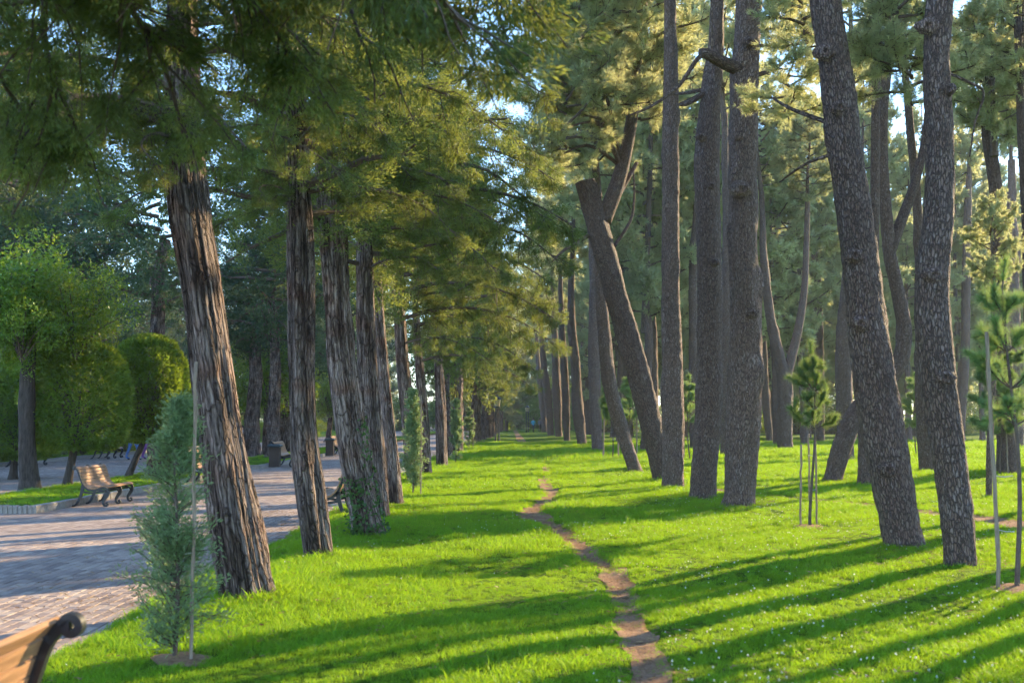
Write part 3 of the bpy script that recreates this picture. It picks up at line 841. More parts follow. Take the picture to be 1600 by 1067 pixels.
def add_tree(name, label, cat, group, poly, extra, kind, seed, crown=None, cscale=1.0, crown_drop=0.0, seg=40, step=.05):
    base, pts, rad = photo_trunk(poly, extra, kind, seed, seg, step)
    t = thing(name, label, cat, base, group)
    me = trunk_mesh(pts, rad, M['pine_bark'] if kind == 'pine' else M['cyp_bark'], seed, kind, seg, step)
    link('trunk', me, t)
    TREES.append((base[0], base[1], rad[1] * 1.3))
    if crown is not None:
        top = pts[-1] - np.array([0, 0, crown_drop])
        if crown_drop:
            k = np.argmin(np.abs(pts[:, 2] - top[2])); top[:2] = [np.interp(top[2], pts[1:, 2], pts[1:, 0]), np.interp(top[2], pts[1:, 2], pts[1:, 1])]
        link('crown', crown, t, top, (0, 0, seed * 1.7), cscale)
    return t, base, pts, rad

def far_tree(name, label, cat, group, x, y, kind, seed, r=1.0, zc=7.0, cs=1.0, crown=None, leaf=None):
    rg = np.random.default_rng(seed * 7 + 3)
    z0 = float(height0(np.array([x]), np.array([y]))[0]) if (x > lawn_edge(y) or x < -18) else .1
    t = thing(name, label, cat, (x, y, z0), group)
    me, b, z = (TRUNK_PINE_FAR if kind == 'pine' else TRUNK_CYP_FAR)[seed % 4]
    rz = rg.uniform(0, 6.28)
    sz = max(.35, (zc + 2.0) / 10)
    link('trunk', me, t, (0, 0, 0), (rg.normal(0, .02), rg.normal(0, .02), rz), (r, r, sz))
    bx, by = np.interp(zc / sz, z, b[:, 0]) * r, np.interp(zc / sz, z, b[:, 1]) * r
    off = (bx * math.cos(rz) - by * math.sin(rz), bx * math.sin(rz) + by * math.cos(rz), zc)
    if crown is None: crown = (CROWN_PINE_FAR if kind == 'pine' else CROWN_CYP_FAR)[seed % (4 if kind == 'pine' else 3)]
    c = link('crown', crown, t, off, (0, 0, rg.uniform(0, 6.28)), cs)
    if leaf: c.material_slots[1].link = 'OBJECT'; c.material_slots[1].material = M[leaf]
    TREES.append((x, y, .3 * r))
    return t

def branch(t, base, ppts, r0, name='branch', seg=7, y=None, r1=None, mat='pine_bark'):
    """a bare limb traced as (px, py, depth offset) on a tree"""
    P = np.array([AT(px, py, base[1] + dy) - base for px, py, dy in ppts])
    P = resample(P, max(6, 5 * len(P)))
    V, q, tt, bk = tube(P, np.linspace(r0, r0 * .35 if r1 is None else r1, len(P)), seg)
    return link(name, mk_mesh(name, V, tt, q, [M[mat]], smooth=True, attrs={'bk': bk, 'var': np.full(len(V), .5)}), t)

# ------------------------------------------------------------------ pines on the right
GP = 'pines right of the footpath'
R_TREES = [
 ('nearest pine on the right, its dark trunk kinked in the middle beside a bamboo stake', [(1500, 882, 50), (1493, 790, 49), (1478, 680, 52), (1461, 560, 54), (1457, 440, 50), (1467, 330, 46), (1467, 200, 43), (1463, 100, 43), (1470, 0, 41)], 3.2, 44),
 ('stout pine leaning left, second nearest on the right, broad scaly trunk', [(1412, 853, 66), (1388, 720, 64), (1362, 560, 62), (1343, 400, 58), (1325, 260, 53), (1306, 110, 50), (1290, 0, 48)], 3.4, 44),
 ('tall straight pine with a large round knot, right of the footpath', [(1155, 790, 51), (1160, 680, 52), (1166, 540, 50), (1163, 400, 45), (1162, 280, 45), (1163, 150, 45), (1172, 0, 43)], 2.8, 44),
 ('straight pine just left of the knotted pine, with a broken limb near its top', [(1098, 776, 42), (1106, 660, 41), (1110, 520, 39), (1108, 400, 39), (1105, 260, 40), (1110, 160, 34), (1117, 90, 26)], 2.6, 40),
 ('slim straight pine third left of the knotted pine, dotted with branch scars', [(1052, 763, 36), (1051, 640, 33), (1048, 480, 29), (1047, 330, 27), (1047, 200, 26), (1048, 90, 22)], 2.6, 36),
]
pine = {}
for i, (lab, poly, ex, seg) in enumerate(R_TREES):
    pine[i] = add_tree('pine_tree', lab, 'pine', GP, poly, ex, 'pine', 11 + i, CROWN_PINE[i % 4], 1.0, seg=seg, step=.045)
# limbs and twigs that show
t, b, p, r = pine[2]
branch(t, b, [(1162, 112, 0), (1138, 102, -.15), (1118, 92, -.25), (1103, 84, -.35), (1094, 84, -.38)], .13, r1=.085, seg=12)
branch(t, b, [(1106, 86, -.33), (1090, 92, -.4), (1060, 135, -.6), (1020, 165, -.8), (985, 180, -1.0)], .05)
branch(t, b, [(1166, 122, 0), (1215, 105, .2), (1248, 65, .5), (1252, 48, .5)], .05)
branch(t, b, [(1168, 70, 0), (1225, 72, .2), (1262, 64, .3)], .03)
branch(t, b, [(1110, 90, -.33), (1112, 50, -.4), (1111, -20, -.5)], .035)
t, b, p, r = pine[0]
branch(t, b, [(1466, 108, 0), (1512, 128, 0), (1537, 146, .1), (1524, 190, .2), (1515, 245, .2)], .020)
t, b, p, r = pine[1]
branch(t, b, [(1317, 200, 0), (1240, 172, .4), (1205, 152, .8)], .035)
branch(t, b, [(1322, 235, 0), (1262, 255, .3), (1218, 285, .8)], .028)
t, b, p, r = pine[3]
branch(t, b, [(1110, 140, 0), (1075, 162, -.2), (1060, 164, -.3)], .06)
branch(t, b, [(1110, 138, 0), (1070, 146, .3), (1040, 148, .5)], .05)
t, b, p, r = pine[4]
branch(t, b, [(1047, 170, 0), (1085, 152, .4), (1120, 130, .8)], .045)

def knot(t, b, px, py, r, dy):
    rg = np.random.default_rng(int(px + py)); s = Soup()
    a = np.linspace(0, 2 * math.pi, 14, endpoint=False); V = []
    for rr, dd in ((1.5, .12), (1.05, -.30), (.75, -.50), (.5, -.52), (.25, -.30), (.02, -.22)):
        w = r * rr * (1 + .12 * rg.normal(size=14))
        V.append(np.stack([w * np.cos(a), np.full(14, r * dd) + r * .05 * rg.normal(size=14), w * np.sin(a) * .8], -1))
    V = np.concatenate(V); i, j = np.meshgrid(np.arange(5), np.arange(14), indexing='ij'); j2 = (j + 1) % 14
    s.add(V, q=np.stack([i * 14 + j, i * 14 + j2, (i + 1) * 14 + j2, (i + 1) * 14 + j], -1).reshape(-1, 4))
    link('knot', s.mesh('knot', [M['pine_bark']], True), t, AT(px, py, b[1] - dy) - b)
for k, (i_, px, py, r_) in enumerate([(2, 1158, 296, .14), (2, 1172, 66, .09), (2, 1176, 490, .08), (2, 1152, 215, .06), (0, 1449, 42, .09), (0, 1460, 430, .09), (0, 1478, 590, .08), (0, 1482, 140, .06), (1, 1290, 82, .10), (1, 1312, 168, .08), (1, 1336, 400, .08), (1, 1345, 505, .09), (1, 1388, 735, .09),
        (3, 1096, 215, .08), (3, 1116, 410, .08), (3, 1112, 290, .07), (4, 1044, 217, .06), (4, 1055, 300, .06), (4, 1046, 466, .06), (4, 1056, 520, .05), (4, 1043, 150, .05)]):
    t, b, p, r = pine[i_]
    zz = float((AT(px, py, b[1]) - b)[2]); knot(t, b, px, py, r_, float(np.interp(zz, p[1:, 2], r[1:])) * .93)

# the two leaning pines, the curved one and the trunks between them
t, b, p, r = add_tree('pine_tree', 'leaning pine with a sawn-off top and one upright side limb', 'pine', GP,
                      [(1037, 752, 34), (1012, 640, 36), (985, 540, 37), (957, 440, 35), (932, 350, 34), (912, 284, 28)], 0, 'pine', 31, None, seg=36)
branch(t, b, [(942, 345, .1), (962, 295, .2), (976, 245, .3), (988, 180, .4), (996, 90, .5), (1000, -30, .6)], .22, name='limb', seg=14, r1=.10)
branch(t, b, [(950, 330, .1), (975, 290, .6), (995, 255, 1.0)], .10, r1=.05)
branch(t, b, [(925, 365, 0), (900, 380, -.4), (880, 392, -.8), (862, 410, -1.0)], .06)
branch(t, b, [(960, 385, 0), (985, 345, .2), (991, 310, .3), (990, 270, .3)], .05)
BOUGH_PINE = [pine_crown(120 + i, H=2.6, R=2.3, nb=12, leader=False, k_n=9, w_n=.018, mat='needle_far') for i in range(2)]
lean = t; lb = b
for i_, px, py, dy, sc in [(2, 1250, 75, 1.9, .40), (2, 1238, 30, 2.1, .40), (1, 1232, 150, 1.6, .36), (1, 1256, 30, 2.4, .5), (0, 1405, 60, 2.0, .5), (0, 1425, 120, 2.4, .45)]:
    link('bough', BOUGH_PINE[i_ % 2], pine[i_][0], AT(px, py, pine[i_][1][1] + dy) - pine[i_][1] - np.array([0, 0, 1.0 * sc]), (0, 0, px * .1), sc)
for k, (px, py, dy, sc) in enumerate([(1000, 150, .6, .9), (940, 150, -1.0, .8), (885, 190, -1.4, .75), (905, 90, -1.0, .9), (1010, 60, .5, 1.0), (965, 10, -.8, 1.0), (845, 255, -.6, .6), (845, 130, 0, .7), (880, 30, .5, .8)]):
    link('bough', BOUGH_PINE[k % 2], lean, AT(px, py, lb[1] + dy) - lb - np.array([0, 0, .8]), (0, 0, k * 1.1), sc)
for (px, py, dy) in [(885, 190, -1.4), (905, 90, -1.0), (845, 255, -.6), (845, 130, 0)]:
    branch(lean, lb, [(972, 262, .3), ((px + 985) / 2, (py + 230) / 2 - 15, dy / 2), (px, py + 10, dy)], .06)

add_tree('pine_tree', 'thin pine leaning left in front of the far end of the pine row', 'pine', GP,
         [(993, 735, 22), (968, 660, 23), (951, 590, 22), (943, 510, 20), (938, 440, 17)], 3.0, 'pine', 32, CROWN_PINE[1], .8, seg=28)
t, b, p, r = add_tree('pine_tree', 'sinuous pine bowing behind the stout leaning trunk, forked halfway up', 'pine', GP,
         [(1300, 752, 30), (1318, 690, 30), (1340, 640, 28), (1376, 606, 27), (1403, 570, 25), (1413, 520, 23), (1404, 460, 21), (1390, 390, 20), (1382, 300, 18), (1379, 190, 17), (1389, 80, 15), (1391, 0, 13)], 1.5, 'pine', 33, CROWN_PINE[3], .8, seg=32)
branch(t, b, [(1391, 392, 0), (1412, 335, .2), (1430, 285, .3), (1444, 225, .4), (1452, 150, .5), (1460, 60, .6)], .15, name='limb', r1=.06, seg=12)
add_tree('pine_tree', 'upright pine half hidden behind the stout leaning trunk', 'pine', GP, [(1351, 760, 24), (1353, 640, 23), (1362, 480, 18), (1367, 300, 15), (1368, 150, 14), (1369, 60, 13)], 2.0, 'pine', 34, CROWN_PINE[0], .7, seg=28)
t, b, p, r = add_tree('pine_tree', 'forked pine splitting into a wide V behind a staked young pine', 'pine', GP, [(1228, 702, 26), (1226, 650, 24), (1226, 600, 24), (1218, 560, 18), (1206, 510, 15), (1196, 440, 13)], 4.5, 'pine', 35, CROWN_PINE[2], .8, seg=28)
branch(t, b, [(1228, 590, 0), (1240, 545, .2), (1250, 500, .3), (1257, 450, .5), (1260, 380, .6), (1262, 300, .6)], .26, name='limb', r1=.12, seg=12)
link('crown', CROWN_PINE[3], t, AT(1262, 320, b[1] + .6) - b, (0, 0, 2), .7)
MID = [  # (label, polyline, extra, crown, scale)
 ('pale-barked pine behind the lean of the stout trunk', [(1322, 718, 27), (1319, 620, 26), (1318, 530, 24), (1325, 440, 20), (1330, 360, 18)], 5.0, 1, .7),
 ('pale pine seen between the two nearest right-hand trunks', [(1448, 738, 25), (1443, 640, 24), (1440, 540, 19), (1440, 470, 17)], 7.5, 2, .62),
 ('slim pine standing just left of the forked pine', [(1203, 690, 13), (1196, 620, 13), (1193, 560, 12), (1190, 480, 10)], 4.0, 3, .8),
 ('slender pine behind the gap between the slim and the broken-limbed pine', [(1085, 702, 17), (1084, 600, 15), (1083, 500, 13), (1083, 400, 12)], 3.0, 0, .8),
 ('knobbly pine just right of the leaning sawn-off pine', [(1019, 694, 20), (1019, 600, 19), (1017, 520, 18), (1015, 440, 16)], 4.5, 2, .8),
 ('pine behind the middle of the leaning sawn-off trunk', [(976, 690, 17), (975, 560, 16), (975, 440, 15), (974, 380, 14)], 4.0, 1, .8),
 ('narrow pine rising just right of the broken-limbed pine', [(1133, 712, 18), (1134, 600, 17), (1135, 480, 16), (1136, 380, 15)], 5.5, 3, .7),
 ('young bare-stemmed pine between the nearest trunk and the bamboo stake', [(1545, 777, 10), (1546, 700, 10), (1550, 620, 9), (1552, 540, 8)], 1.0, 3, .20),
 ('reddish pine trunk seen above the young pine at the right edge', [(1500, 690, 15), (1508, 560, 14), (1510, 440, 13), (1513, 330, 12)], 2.5, 0, .9),
 ('far pine left of the forked pine, leaning slightly right', [(1282, 690, 16), (1280, 600, 16), (1278, 500, 15), (1275, 420, 14)], 4.0, 1, .8),
 ('pine at the right edge of the photo beyond the staked sapling', [(1590, 700, 22), (1588, 600, 20), (1584, 480, 18), (1583, 380, 17)], 4.5, 2, .6),
]
for k, (lab, poly, ex, c, sc) in enumerate(MID):
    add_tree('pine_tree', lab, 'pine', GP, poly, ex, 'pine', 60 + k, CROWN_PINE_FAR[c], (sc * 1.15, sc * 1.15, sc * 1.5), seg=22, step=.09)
ROW = [[(934, 705, 19), (930, 640, 18), (928, 560, 18), (928, 480, 15)], [(910, 697, 17), (903, 640, 18), (899, 570, 15), (894, 520, 14)],
       [(886, 688, 12), (884, 620, 12), (881, 560, 11), (878, 520, 10)], [(873, 682, 13), (870, 620, 14), (868, 560, 12)], [(861, 680, 12), (856, 620, 12), (850, 570, 10)],
       [(851, 675, 10), (846, 620, 9), (842, 580, 8)], [(918, 678, 12), (914, 620, 12), (912, 560, 11)], [(843, 669, 7), (839, 620, 7), (837, 590, 6)]]
for k, poly in enumerate(ROW):
    add_tree('pine_tree', f'{ORD[k]} pine in the far part of the right row, counted towards the lamp posts', 'pine', 'far pines of the right row', poly, 4.0, 'pine', 80 + k, CROWN_PINE_TALL[k % 3], .9, seg=16, step=.14)

# the grove behind, in view from left to right
rg = np.random.default_rng(7)
grove = [(14.9, 63.9), (16.9, 66.0), (26.0, 74.8), (21.5, 88.7), (37.0, 104.0), (31.5, 80.0), (36.4, 85.0), (12.0, 61.2)]     # tall ones that close the view at the top right
while len(grove) < 72:
    y = rg.uniform(44, 140); x = rg.uniform(5.5 + y * .015, y * .50)
    lane = y - x / math.tan(SUN_AZ)                     # the pines stand in loose lines with lanes of light between them
    if min(abs(lane - c) for c in (49.5, 68, 86.5, 105, 123)) > 1.6: continue
    if any((x - a) ** 2 + (y - b_) ** 2 < 10 for a, b_ in grove): continue
    if any((x - a) ** 2 + (y - b_) ** 2 < 6 for a, b_, _ in TREES): continue
    grove.append((x, y))
grove.sort(key=lambda p: p[0] / p[1])
for k, (x, y) in enumerate(grove):
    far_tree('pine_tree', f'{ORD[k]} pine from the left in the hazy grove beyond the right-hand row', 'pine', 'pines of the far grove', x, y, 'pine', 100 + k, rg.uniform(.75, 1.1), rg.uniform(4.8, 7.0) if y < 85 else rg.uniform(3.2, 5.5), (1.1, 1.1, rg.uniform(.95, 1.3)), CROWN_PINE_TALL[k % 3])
# beyond the right edge of the picture: the trees whose shadows cross the lawn
OUT = [(9.5, 15.5), (13.0, 30.0), (16.5, 34.0), (8.6, 9.6), (17.5, 19.5), (13.0, 12.5), (21.5, 38.5), (24, 26), (20, 10.5)]
for k, (x, y) in enumerate(OUT):
    far_tree('pine_tree', 'pine just outside the right edge that casts long shadows over the lawn', 'pine', 'pines outside the right edge', x, y, 'pine', 160 + k, .95, 8.8, .66)

# undergrowth far behind the grove
rg = np.random.default_rng(37)
UND = sorted([(rg.uniform(6, 78), rg.uniform(118, 150)) for _ in range(26)], key=lambda p: p[0] / p[1])
for k, (x, y) in enumerate(UND):
    sc = rg.uniform(1.0, 1.8)
    o = link('bush', CROWN_BROAD[k % 2], None, (x, y, .9 * sc), (0, 0, k), (sc * 1.3, sc * 1.3, sc * .8))
    tag(o, f'{ORD[k]} sunlit bush from the left at the far edge of the pine grove', 'bush', 'bushes behind the pine grove')

for k, (x, y) in enumerate([(8.2, 12.6), (10.2, 13.4), (9.2, 17.6), (11.0, 20.6), (12.2, 17.2), (14.2, 22.4), (10.4, 10.2), (12.8, 28.0), (15.6, 24.0), (18.0, 36.0), (14.6, 32.0)]):
    far_tree('pine_tree', 'slim pine outside the right edge that lays a thin shadow stripe on the lawn', 'pine', 'slim pines outside the right edge', x, y, 'pine', 180 + k, .55, 9.6, .46)

# ------------------------------------------------------------------ cypresses of the left row
GC = 'cypresses along the left edge of the lawn'
BOUGH = []
for i in range(5):
    rr = np.random.default_rng(40 + i)
    BOUGH.append(bough_mesh(np.array([(0, 0, 0), (.8, rr.normal(0, .1), .22), (1.7, rr.normal(0, .2), .2), (2.5, rr.normal(0, .25), -.05), (3.1, rr.normal(0, .3), -.4)]), .045, 40 + i, fing=62))
L_TREES = [
 ('nearest cypress on the left, massive leaning trunk with a sunlit orange edge', [(386, 930, 88), (370, 830, 76), (350, 700, 69), (330, 560, 68), (310, 420, 64), (296, 330, 64), (288, 230, 58), (284, 100, 50)], 3.5, 96, None, 1.0),
 ('second cypress from the camera in the left row, pale fluted trunk', [(497, 870, 48), (485, 780, 46), (475, 680, 45), (471, 560, 43), (471, 420, 40), (468, 300, 36), (465, 200, 33)], 3.5, 64, 0, 1.0),
 ('third cypress in the left row, leaning trunk with ivy at its foot', [(574, 833, 54), (556, 740, 47), (541, 640, 45), (529, 520, 44), (521, 400, 42), (512, 290, 36), (506, 200, 32)], 3.5, 48, 1, 1.0),
 ('fourth cypress in the left row, dark twisted trunk behind the ivied one', [(592, 808, 34), (583, 720, 34), (576, 620, 32), (572, 500, 28), (570, 380, 24), (567, 240, 20)], 3.2, 40, 2, 1.0),
 ('fifth cypress in the left row, dark trunk almost touching the fourth', [(618, 790, 27), (609, 700, 25), (600, 600, 22), (592, 500, 19), (586, 400, 17)], 3.2, 36, 0, .95),
 ('sixth cypress in the left row, grey trunk behind a young columnar cypress', [(650, 752, 24), (640, 660, 22), (631, 580, 20), (624, 480, 17)], 3.0, 28, 1, .95),
 ('seventh cypress in the left row, its trunk lit orange beside a stake', [(668, 742, 16), (662, 660, 16), (656, 580, 14), (650, 500, 12)], 3.0, 24, 2, .72),
 ('eighth cypress in the left row, squat bluish trunk', [(690, 729, 19), (689, 660, 17), (686, 590, 15), (684, 520, 13)], 3.0, 24, 0, .95),
]
cyp = {}
for i, (lab, poly, ex, seg, cr, sc) in enumerate(L_TREES):
    cyp[i] = add_tree('cypress_tree', lab, 'cypress', GC, poly, ex, 'cyp', 21 + i, None, seg=seg, step=.05 if i < 4 else .09)
    t, b, p, r = cyp[i]
    zb = 6.0 if i == 0 else (7.2 if i == 7 else 4.1)
    if cr is None: cr = 1
    cx, cy = np.interp(zb, p[1:, 2], p[1:, 0]), np.interp(zb, p[1:, 2], p[1:, 1])
    link('crown', CROWN_CYP_FINE[i % 2] if i < 4 else CROWN_CYP[cr], t, (cx, cy, zb - .2), (0, 0, i * 1.3), sc)
# low boughs of the nearest trees, hanging into the top of the picture
def hang(t, p, specs, scale=1.0):
    for k, (z, az, sc, tilt) in enumerate(specs):
        cx, cy = np.interp(z, p[1:, 2], p[1:, 0]), np.interp(z, p[1:, 2], p[1:, 1])
        link('bough', BOUGH[k % 5], t, (cx, cy, z), (0.0, math.radians(tilt), math.radians(az)), sc * scale)
hang(*[cyp[0][i] for i in (0, 2)], [(4.0, -20, .50, 6), (4.0, -65, .70, 6), (4.1, -105, .75, 8), (4.1, -150, .80, 6), (4.2, 175, .9, 6), (3.9, -85, .5, 10), (4.0, 200, .6, 8), (4.4, -125, .8, 4), (4.9, 200, .8, 0), (4.8, 30, .6, 0), (5.2, -90, .9, 8), (5.3, -40, .8, 6), (5.4, -140, .9, 6), (5.6, 160, .9, 2), (5.7, 60, .9, 0), (5.9, 0, 1, 2), (6.1, -70, 1, 6), (6.2, -120, 1, 6), (5.0, 120, .8, 0), (5.9, 220, 1, 4)])
hang(*[cyp[1][i] for i in (0, 2)], [(4.2, 10, .6, 4), (4.4, 190, .7, 6), (4.8, -60, .7, 2), (5.0, 60, .7, 0), (5.4, -10, .8, 4), (4.1, -100, .4, 0)])
hang(*[cyp[2][i] for i in (0, 2)], [(4.0, 15, .75, 0), (4.4, -20, .8, 0), (4.9, 30, .9, 2), (5.4, -40, .9, 4), (4.4, 170, .7, 6)])
hang(*[cyp[3][i] for i in (0, 2)], [(4.4, 10, 1.0, -4), (4.9, -15, 1.1, 0), (5.5, 20, 1.1, 2), (3.9, -40, .6, 0)])
hang(*[cyp[4][i] for i in (0, 2)], [(5.6, 5, 1.0, 0), (6.4, -8, 1.1, 0), (7.2, 12, 1.1, 2), (8.0, -5, 1.1, 2)])
hang(*[cyp[5][i] for i in (0, 2)], [(4.0, 0, 1.2, 0), (4.6, -20, 1.3, 2), (5.1, 10, 1.3, 2), (5.6, -10, 1.3, 4), (3.4, -30, .8, 4)])
hang(*[cyp[6][i] for i in (0, 2)], [(3.2, -15, 1.0, 4), (4.2, -30, 1.2, 2), (3.7, 15, 1.1, 2)])
# the cypress beside the camera, whose boughs fill the upper left
base0 = np.array([-2.75, 4.1, .05])
t0 = thing('cypress_tree', 'cypress just outside the left edge whose drooping boughs fill the upper left', 'cypress', base0, GC)
p0 = np.array([(0, 0, -.2), (-.02, .02, 0), (-.12, .05, 2), (-.25, .1, 4.5), (-.3, .1, 7), (-.3, .1, 9)])
link('trunk', trunk_mesh(p0, [.25, .25, .22, .19, .14, .1], M['cyp_bark'], 77, 'cyp', 30, .1), t0)
link('crown', CROWN_CYP[1], t0, (-.25, .1, 5.2), (0, 0, 2.2), .9)
hang(t0, p0, [(4.1, 22, .98, 3), (4.35, 32, 1.05, 2), (4.2, 48, .95, 3), (4.5, 12, .95, 2), (4.6, 40, 1.12, 2), (4.75, 58, 1.05, 5), (4.3, 70, .8, 2), (4.7, 25, 1.1, 4), (4.5, 85, .85, 0), (4.9, 50, 1.2, 6), (4.95, 34, 1.2, 5), (4.6, 100, .8, 0), (3.9, 80, .95, 3), (3.85, 95, .95, 4), (4.0, 65, .95, 5), (3.8, 108, .85, 3)])
TREES.append((base0[0], base0[1], .4))
# the rest of the row towards the vanishing point
rg = np.random.default_rng(9)
y = 45.5
k = 8
while y < 150:
    far_tree('cypress_tree', f'{ORD[k]} cypress from the camera in the left row, towards the lamp post', 'cypress', GC, -2.45 + rg.normal(0, .18) + .012 * max(0, y - 60), y, 'cyp', 200 + k, rg.uniform(.75, 1.1), rg.uniform(2.6, 3.4), (1.0, 1.0, rg.uniform(1.3, 1.75)))
    y += rg.uniform(4.4, 6.2) * (1 + y / 150); k += 1

# ivy on the third trunk
t, b, p, r = cyp[2]
rg = np.random.default_rng(12)
sv = Soup()
n = 560
zz = rg.random(n) ** 1.5 * 1.0; aa = np.where(rg.random(n) < .55, rg.normal(-1.75, .35, n), rg.normal(-.35, .4, n))
zz = np.where(aa > -1, zz * 1.6, zz * .75)
rad_z = np.interp(zz, p[1:, 2], r[1:]) * (1 + .40 * np.exp(-zz / .22)) * 1.12 + .02
P = np.stack([np.interp(zz, p[1:, 2], p[1:, 0]) + np.cos(aa) * rad_z, np.interp(zz, p[1:, 2], p[1:, 1]) + np.sin(aa) * rad_z, zz], -1)
out = np.stack([np.cos(aa), np.sin(aa), np.full(n, -.5)], -1)
kites(sv, P, out * .4 + .6 * rg.normal(size=(n, 3)), .055, .045, rg, 0, rg.random(n), flat=out)
iv = link('ivy', sv.mesh('ivy', [M['ivy']]), t); iv['kind'] = 'stuff'

# ------------------------------------------------------------------ trees and clipped shrubs across the promenade
def dark_trunk(t, pts, rad, seed, seg=20):
    return link('trunk', trunk_mesh(pts, rad, M['dark_bark'], seed, 'cyp', seg, .08, flare=.5), t)
b = G(45, 771); b[2] = .1
t = thing('broadleaf_tree', 'dark-trunked leafy tree at the left edge behind the bench', 'tree', b)
dark_trunk(t, [(0, 0, -.2), (0, 0, 0), (-.08, 0, 1.0), (-.12, .05, 2.2), (-.1, .1, 3.5), (-.05, .1, 5)], [.20, .20, .175, .165, .12, .07], 5)
for k, (dx, dy, dz, sc, c) in enumerate([(-.5, -.3, 4.5, .85, 0), (.9, .2, 3.9, .55, 1), (-1.3, .6, 4.0, .7, 0), (.1, -.8, 3.5, .5, 0)]):
    link('crown', CROWN_BROAD[c], t, (dx, dy, dz), (0, 0, k * 1.3), sc)
TREES.append((b[0], b[1], .4))
for k, (lab, px, py, cx, w, h, z0) in enumerate([
        ('clipped juniper dome in deep shade, left of the bench', 105, 766, 118, 2.35, 2.45, .90),
        ('clipped juniper dome lit bright green, behind the bench', 200, 753, 228, 2.0, 2.75, 1.0),
        ('clipped juniper dome partly behind the bright one, next to the young cypress', 240, 742, 250, 1.9, 2.3, 1.1),
        ('clipped juniper dome at the left edge behind the dark trunk', 20, 748, 24, 2.1, 2.7, .5)]):
    b = G(px, py); b[2] = .1
    t = thing('topiary_tree', lab, 'topiary', b, 'clipped juniper domes')
    off = (cx - px) * b[1] / F
    dark_trunk(t, [(0, 0, -.15), (0, 0, 0), (off * .4, 0, .5), (off * .8, 0, 1.0), (off, 0, 1.9)], [.09, .09, .08, .075, .05], 6 + k, 12)
    me = topiary_crown(410 + k, w / 2, h, 26000)
    link('crown', me, t, (off, 0, z0), (0, 0, k))
    TREES.append((b[0], b[1], .2))
# trunks in the far bed
rgm = np.random.default_rng(17)
for k, (px, py, r_, zc, cs, lab) in enumerate([(392, 716, 1.5, 4.2, 1.0, 'thick-trunked shade tree just right of the nearest cypress trunk'), (417, 712, .9, 3.6, .8, 'slimmer shade tree left of the first litter bin'),
        (450, 710, 1.5, 4.2, 1.0, 'thick shade tree behind the first litter bin'), (536, 697, 1.6, 4.4, 1.1, 'thick shade tree behind the second litter bin'), (513, 690, .8, 3.4, .8, 'slender shade tree left of the second litter bin'),
        (480, 694, 1.3, 4.0, 1.0, 'shade tree hidden behind the second cypress trunk'), (577, 687, 1.3, 4.2, 1.0, 'shade tree glimpsed between the fourth cypress and the ivied trunk')]):
    b = G(px, py)
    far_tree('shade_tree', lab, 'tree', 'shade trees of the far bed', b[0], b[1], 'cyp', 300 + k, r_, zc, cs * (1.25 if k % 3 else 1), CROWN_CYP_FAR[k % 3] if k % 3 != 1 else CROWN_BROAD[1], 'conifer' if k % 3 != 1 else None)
# behind the second walk
rg = np.random.default_rng(23)
BACK = []
while len(BACK) < 36:
    y = rg.uniform(36, 120); x = -rg.uniform(19.5, 24 + y * .22)
    if x / y < -.62 or any((x - a) ** 2 + (y - c) ** 2 < 14 for a, c in BACK): continue
    BACK.append((x, y))
BACK.sort(key=lambda p: p[0] / p[1])
for k, (x, y) in enumerate(BACK):
    if k % 3 == 0:
        far_tree('broadleaf_tree', f'{ORD[k]} tree from the left behind the far walk, leafy and rounded', 'tree', 'trees behind the far walk', x, y, 'cyp', 330 + k, .9, 3.6, rg.uniform(1.2, 1.7), CROWN_BROAD[k % 2])
    else:
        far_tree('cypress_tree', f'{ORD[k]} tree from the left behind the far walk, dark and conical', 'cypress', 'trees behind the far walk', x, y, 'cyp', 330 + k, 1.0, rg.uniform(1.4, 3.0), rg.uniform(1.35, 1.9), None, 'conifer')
# tall conifers, leaves toned dark for shade, of the first bed and just behind the second walk, filling the upper left
for k, (x, y, zc, cs, c, lab) in enumerate([(-9.7, 31.5, 4.6, 1.05, 1, 'tall dark conifer behind the clipped domes, hidden by the nearest trunk'), (-21.0, 37.5, 3.6, 1.7, 0, 'tall dark conifer at the left edge behind the leafy tree'),
        (-19.6, 44.5, 3.4, 1.8, 1, 'tall dark conifer above the clipped dome at the left'), (-20.5, 53.0, 3.2, 1.8, 2, 'tall dark conifer above the brightest clipped dome'), (-9.5, 45.5, 4.4, 1.2, 0, 'dark conifer of the far bed behind the thick shade trees')]):
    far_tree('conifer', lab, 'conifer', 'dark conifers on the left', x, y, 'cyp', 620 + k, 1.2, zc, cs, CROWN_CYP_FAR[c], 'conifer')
# shrubs along the far walk
rg = np.random.default_rng(29)
SHR = sorted([(-rg.uniform(18.9, 21), y) for y in np.arange(33, 110, 4.5)] , key=lambda p: p[0] / p[1])
for k, (x, y) in enumerate(SHR):
    sc = rg.uniform(.45, .8)
    o = link('shrub', CROWN_BROAD[k % 2], None, (x, y, .05 + 1.1 * sc), (0, 0, k), (sc * 1.1, sc * 1.1, sc * .75))
    tag(o, f'{ORD[k]} low round shrub from the left along the far walk', 'shrub', 'shrubs along the far walk')
for k, (x, y) in enumerate([(-33, 168), (-27, 175), (-21, 170), (-16, 165), (-11, 172), (-6.5, 168), (1, 186), (6, 182)]):
    tag(link('bush', CROWN_BROAD[k % 2], None, (x, y, 2.2), (0, 0, k), (2.3, 1.8, 1.5)), f'{ORD[k]} bush from the left closing the far end of the promenade and lawn', 'bush', 'bushes at the far end of the walk')
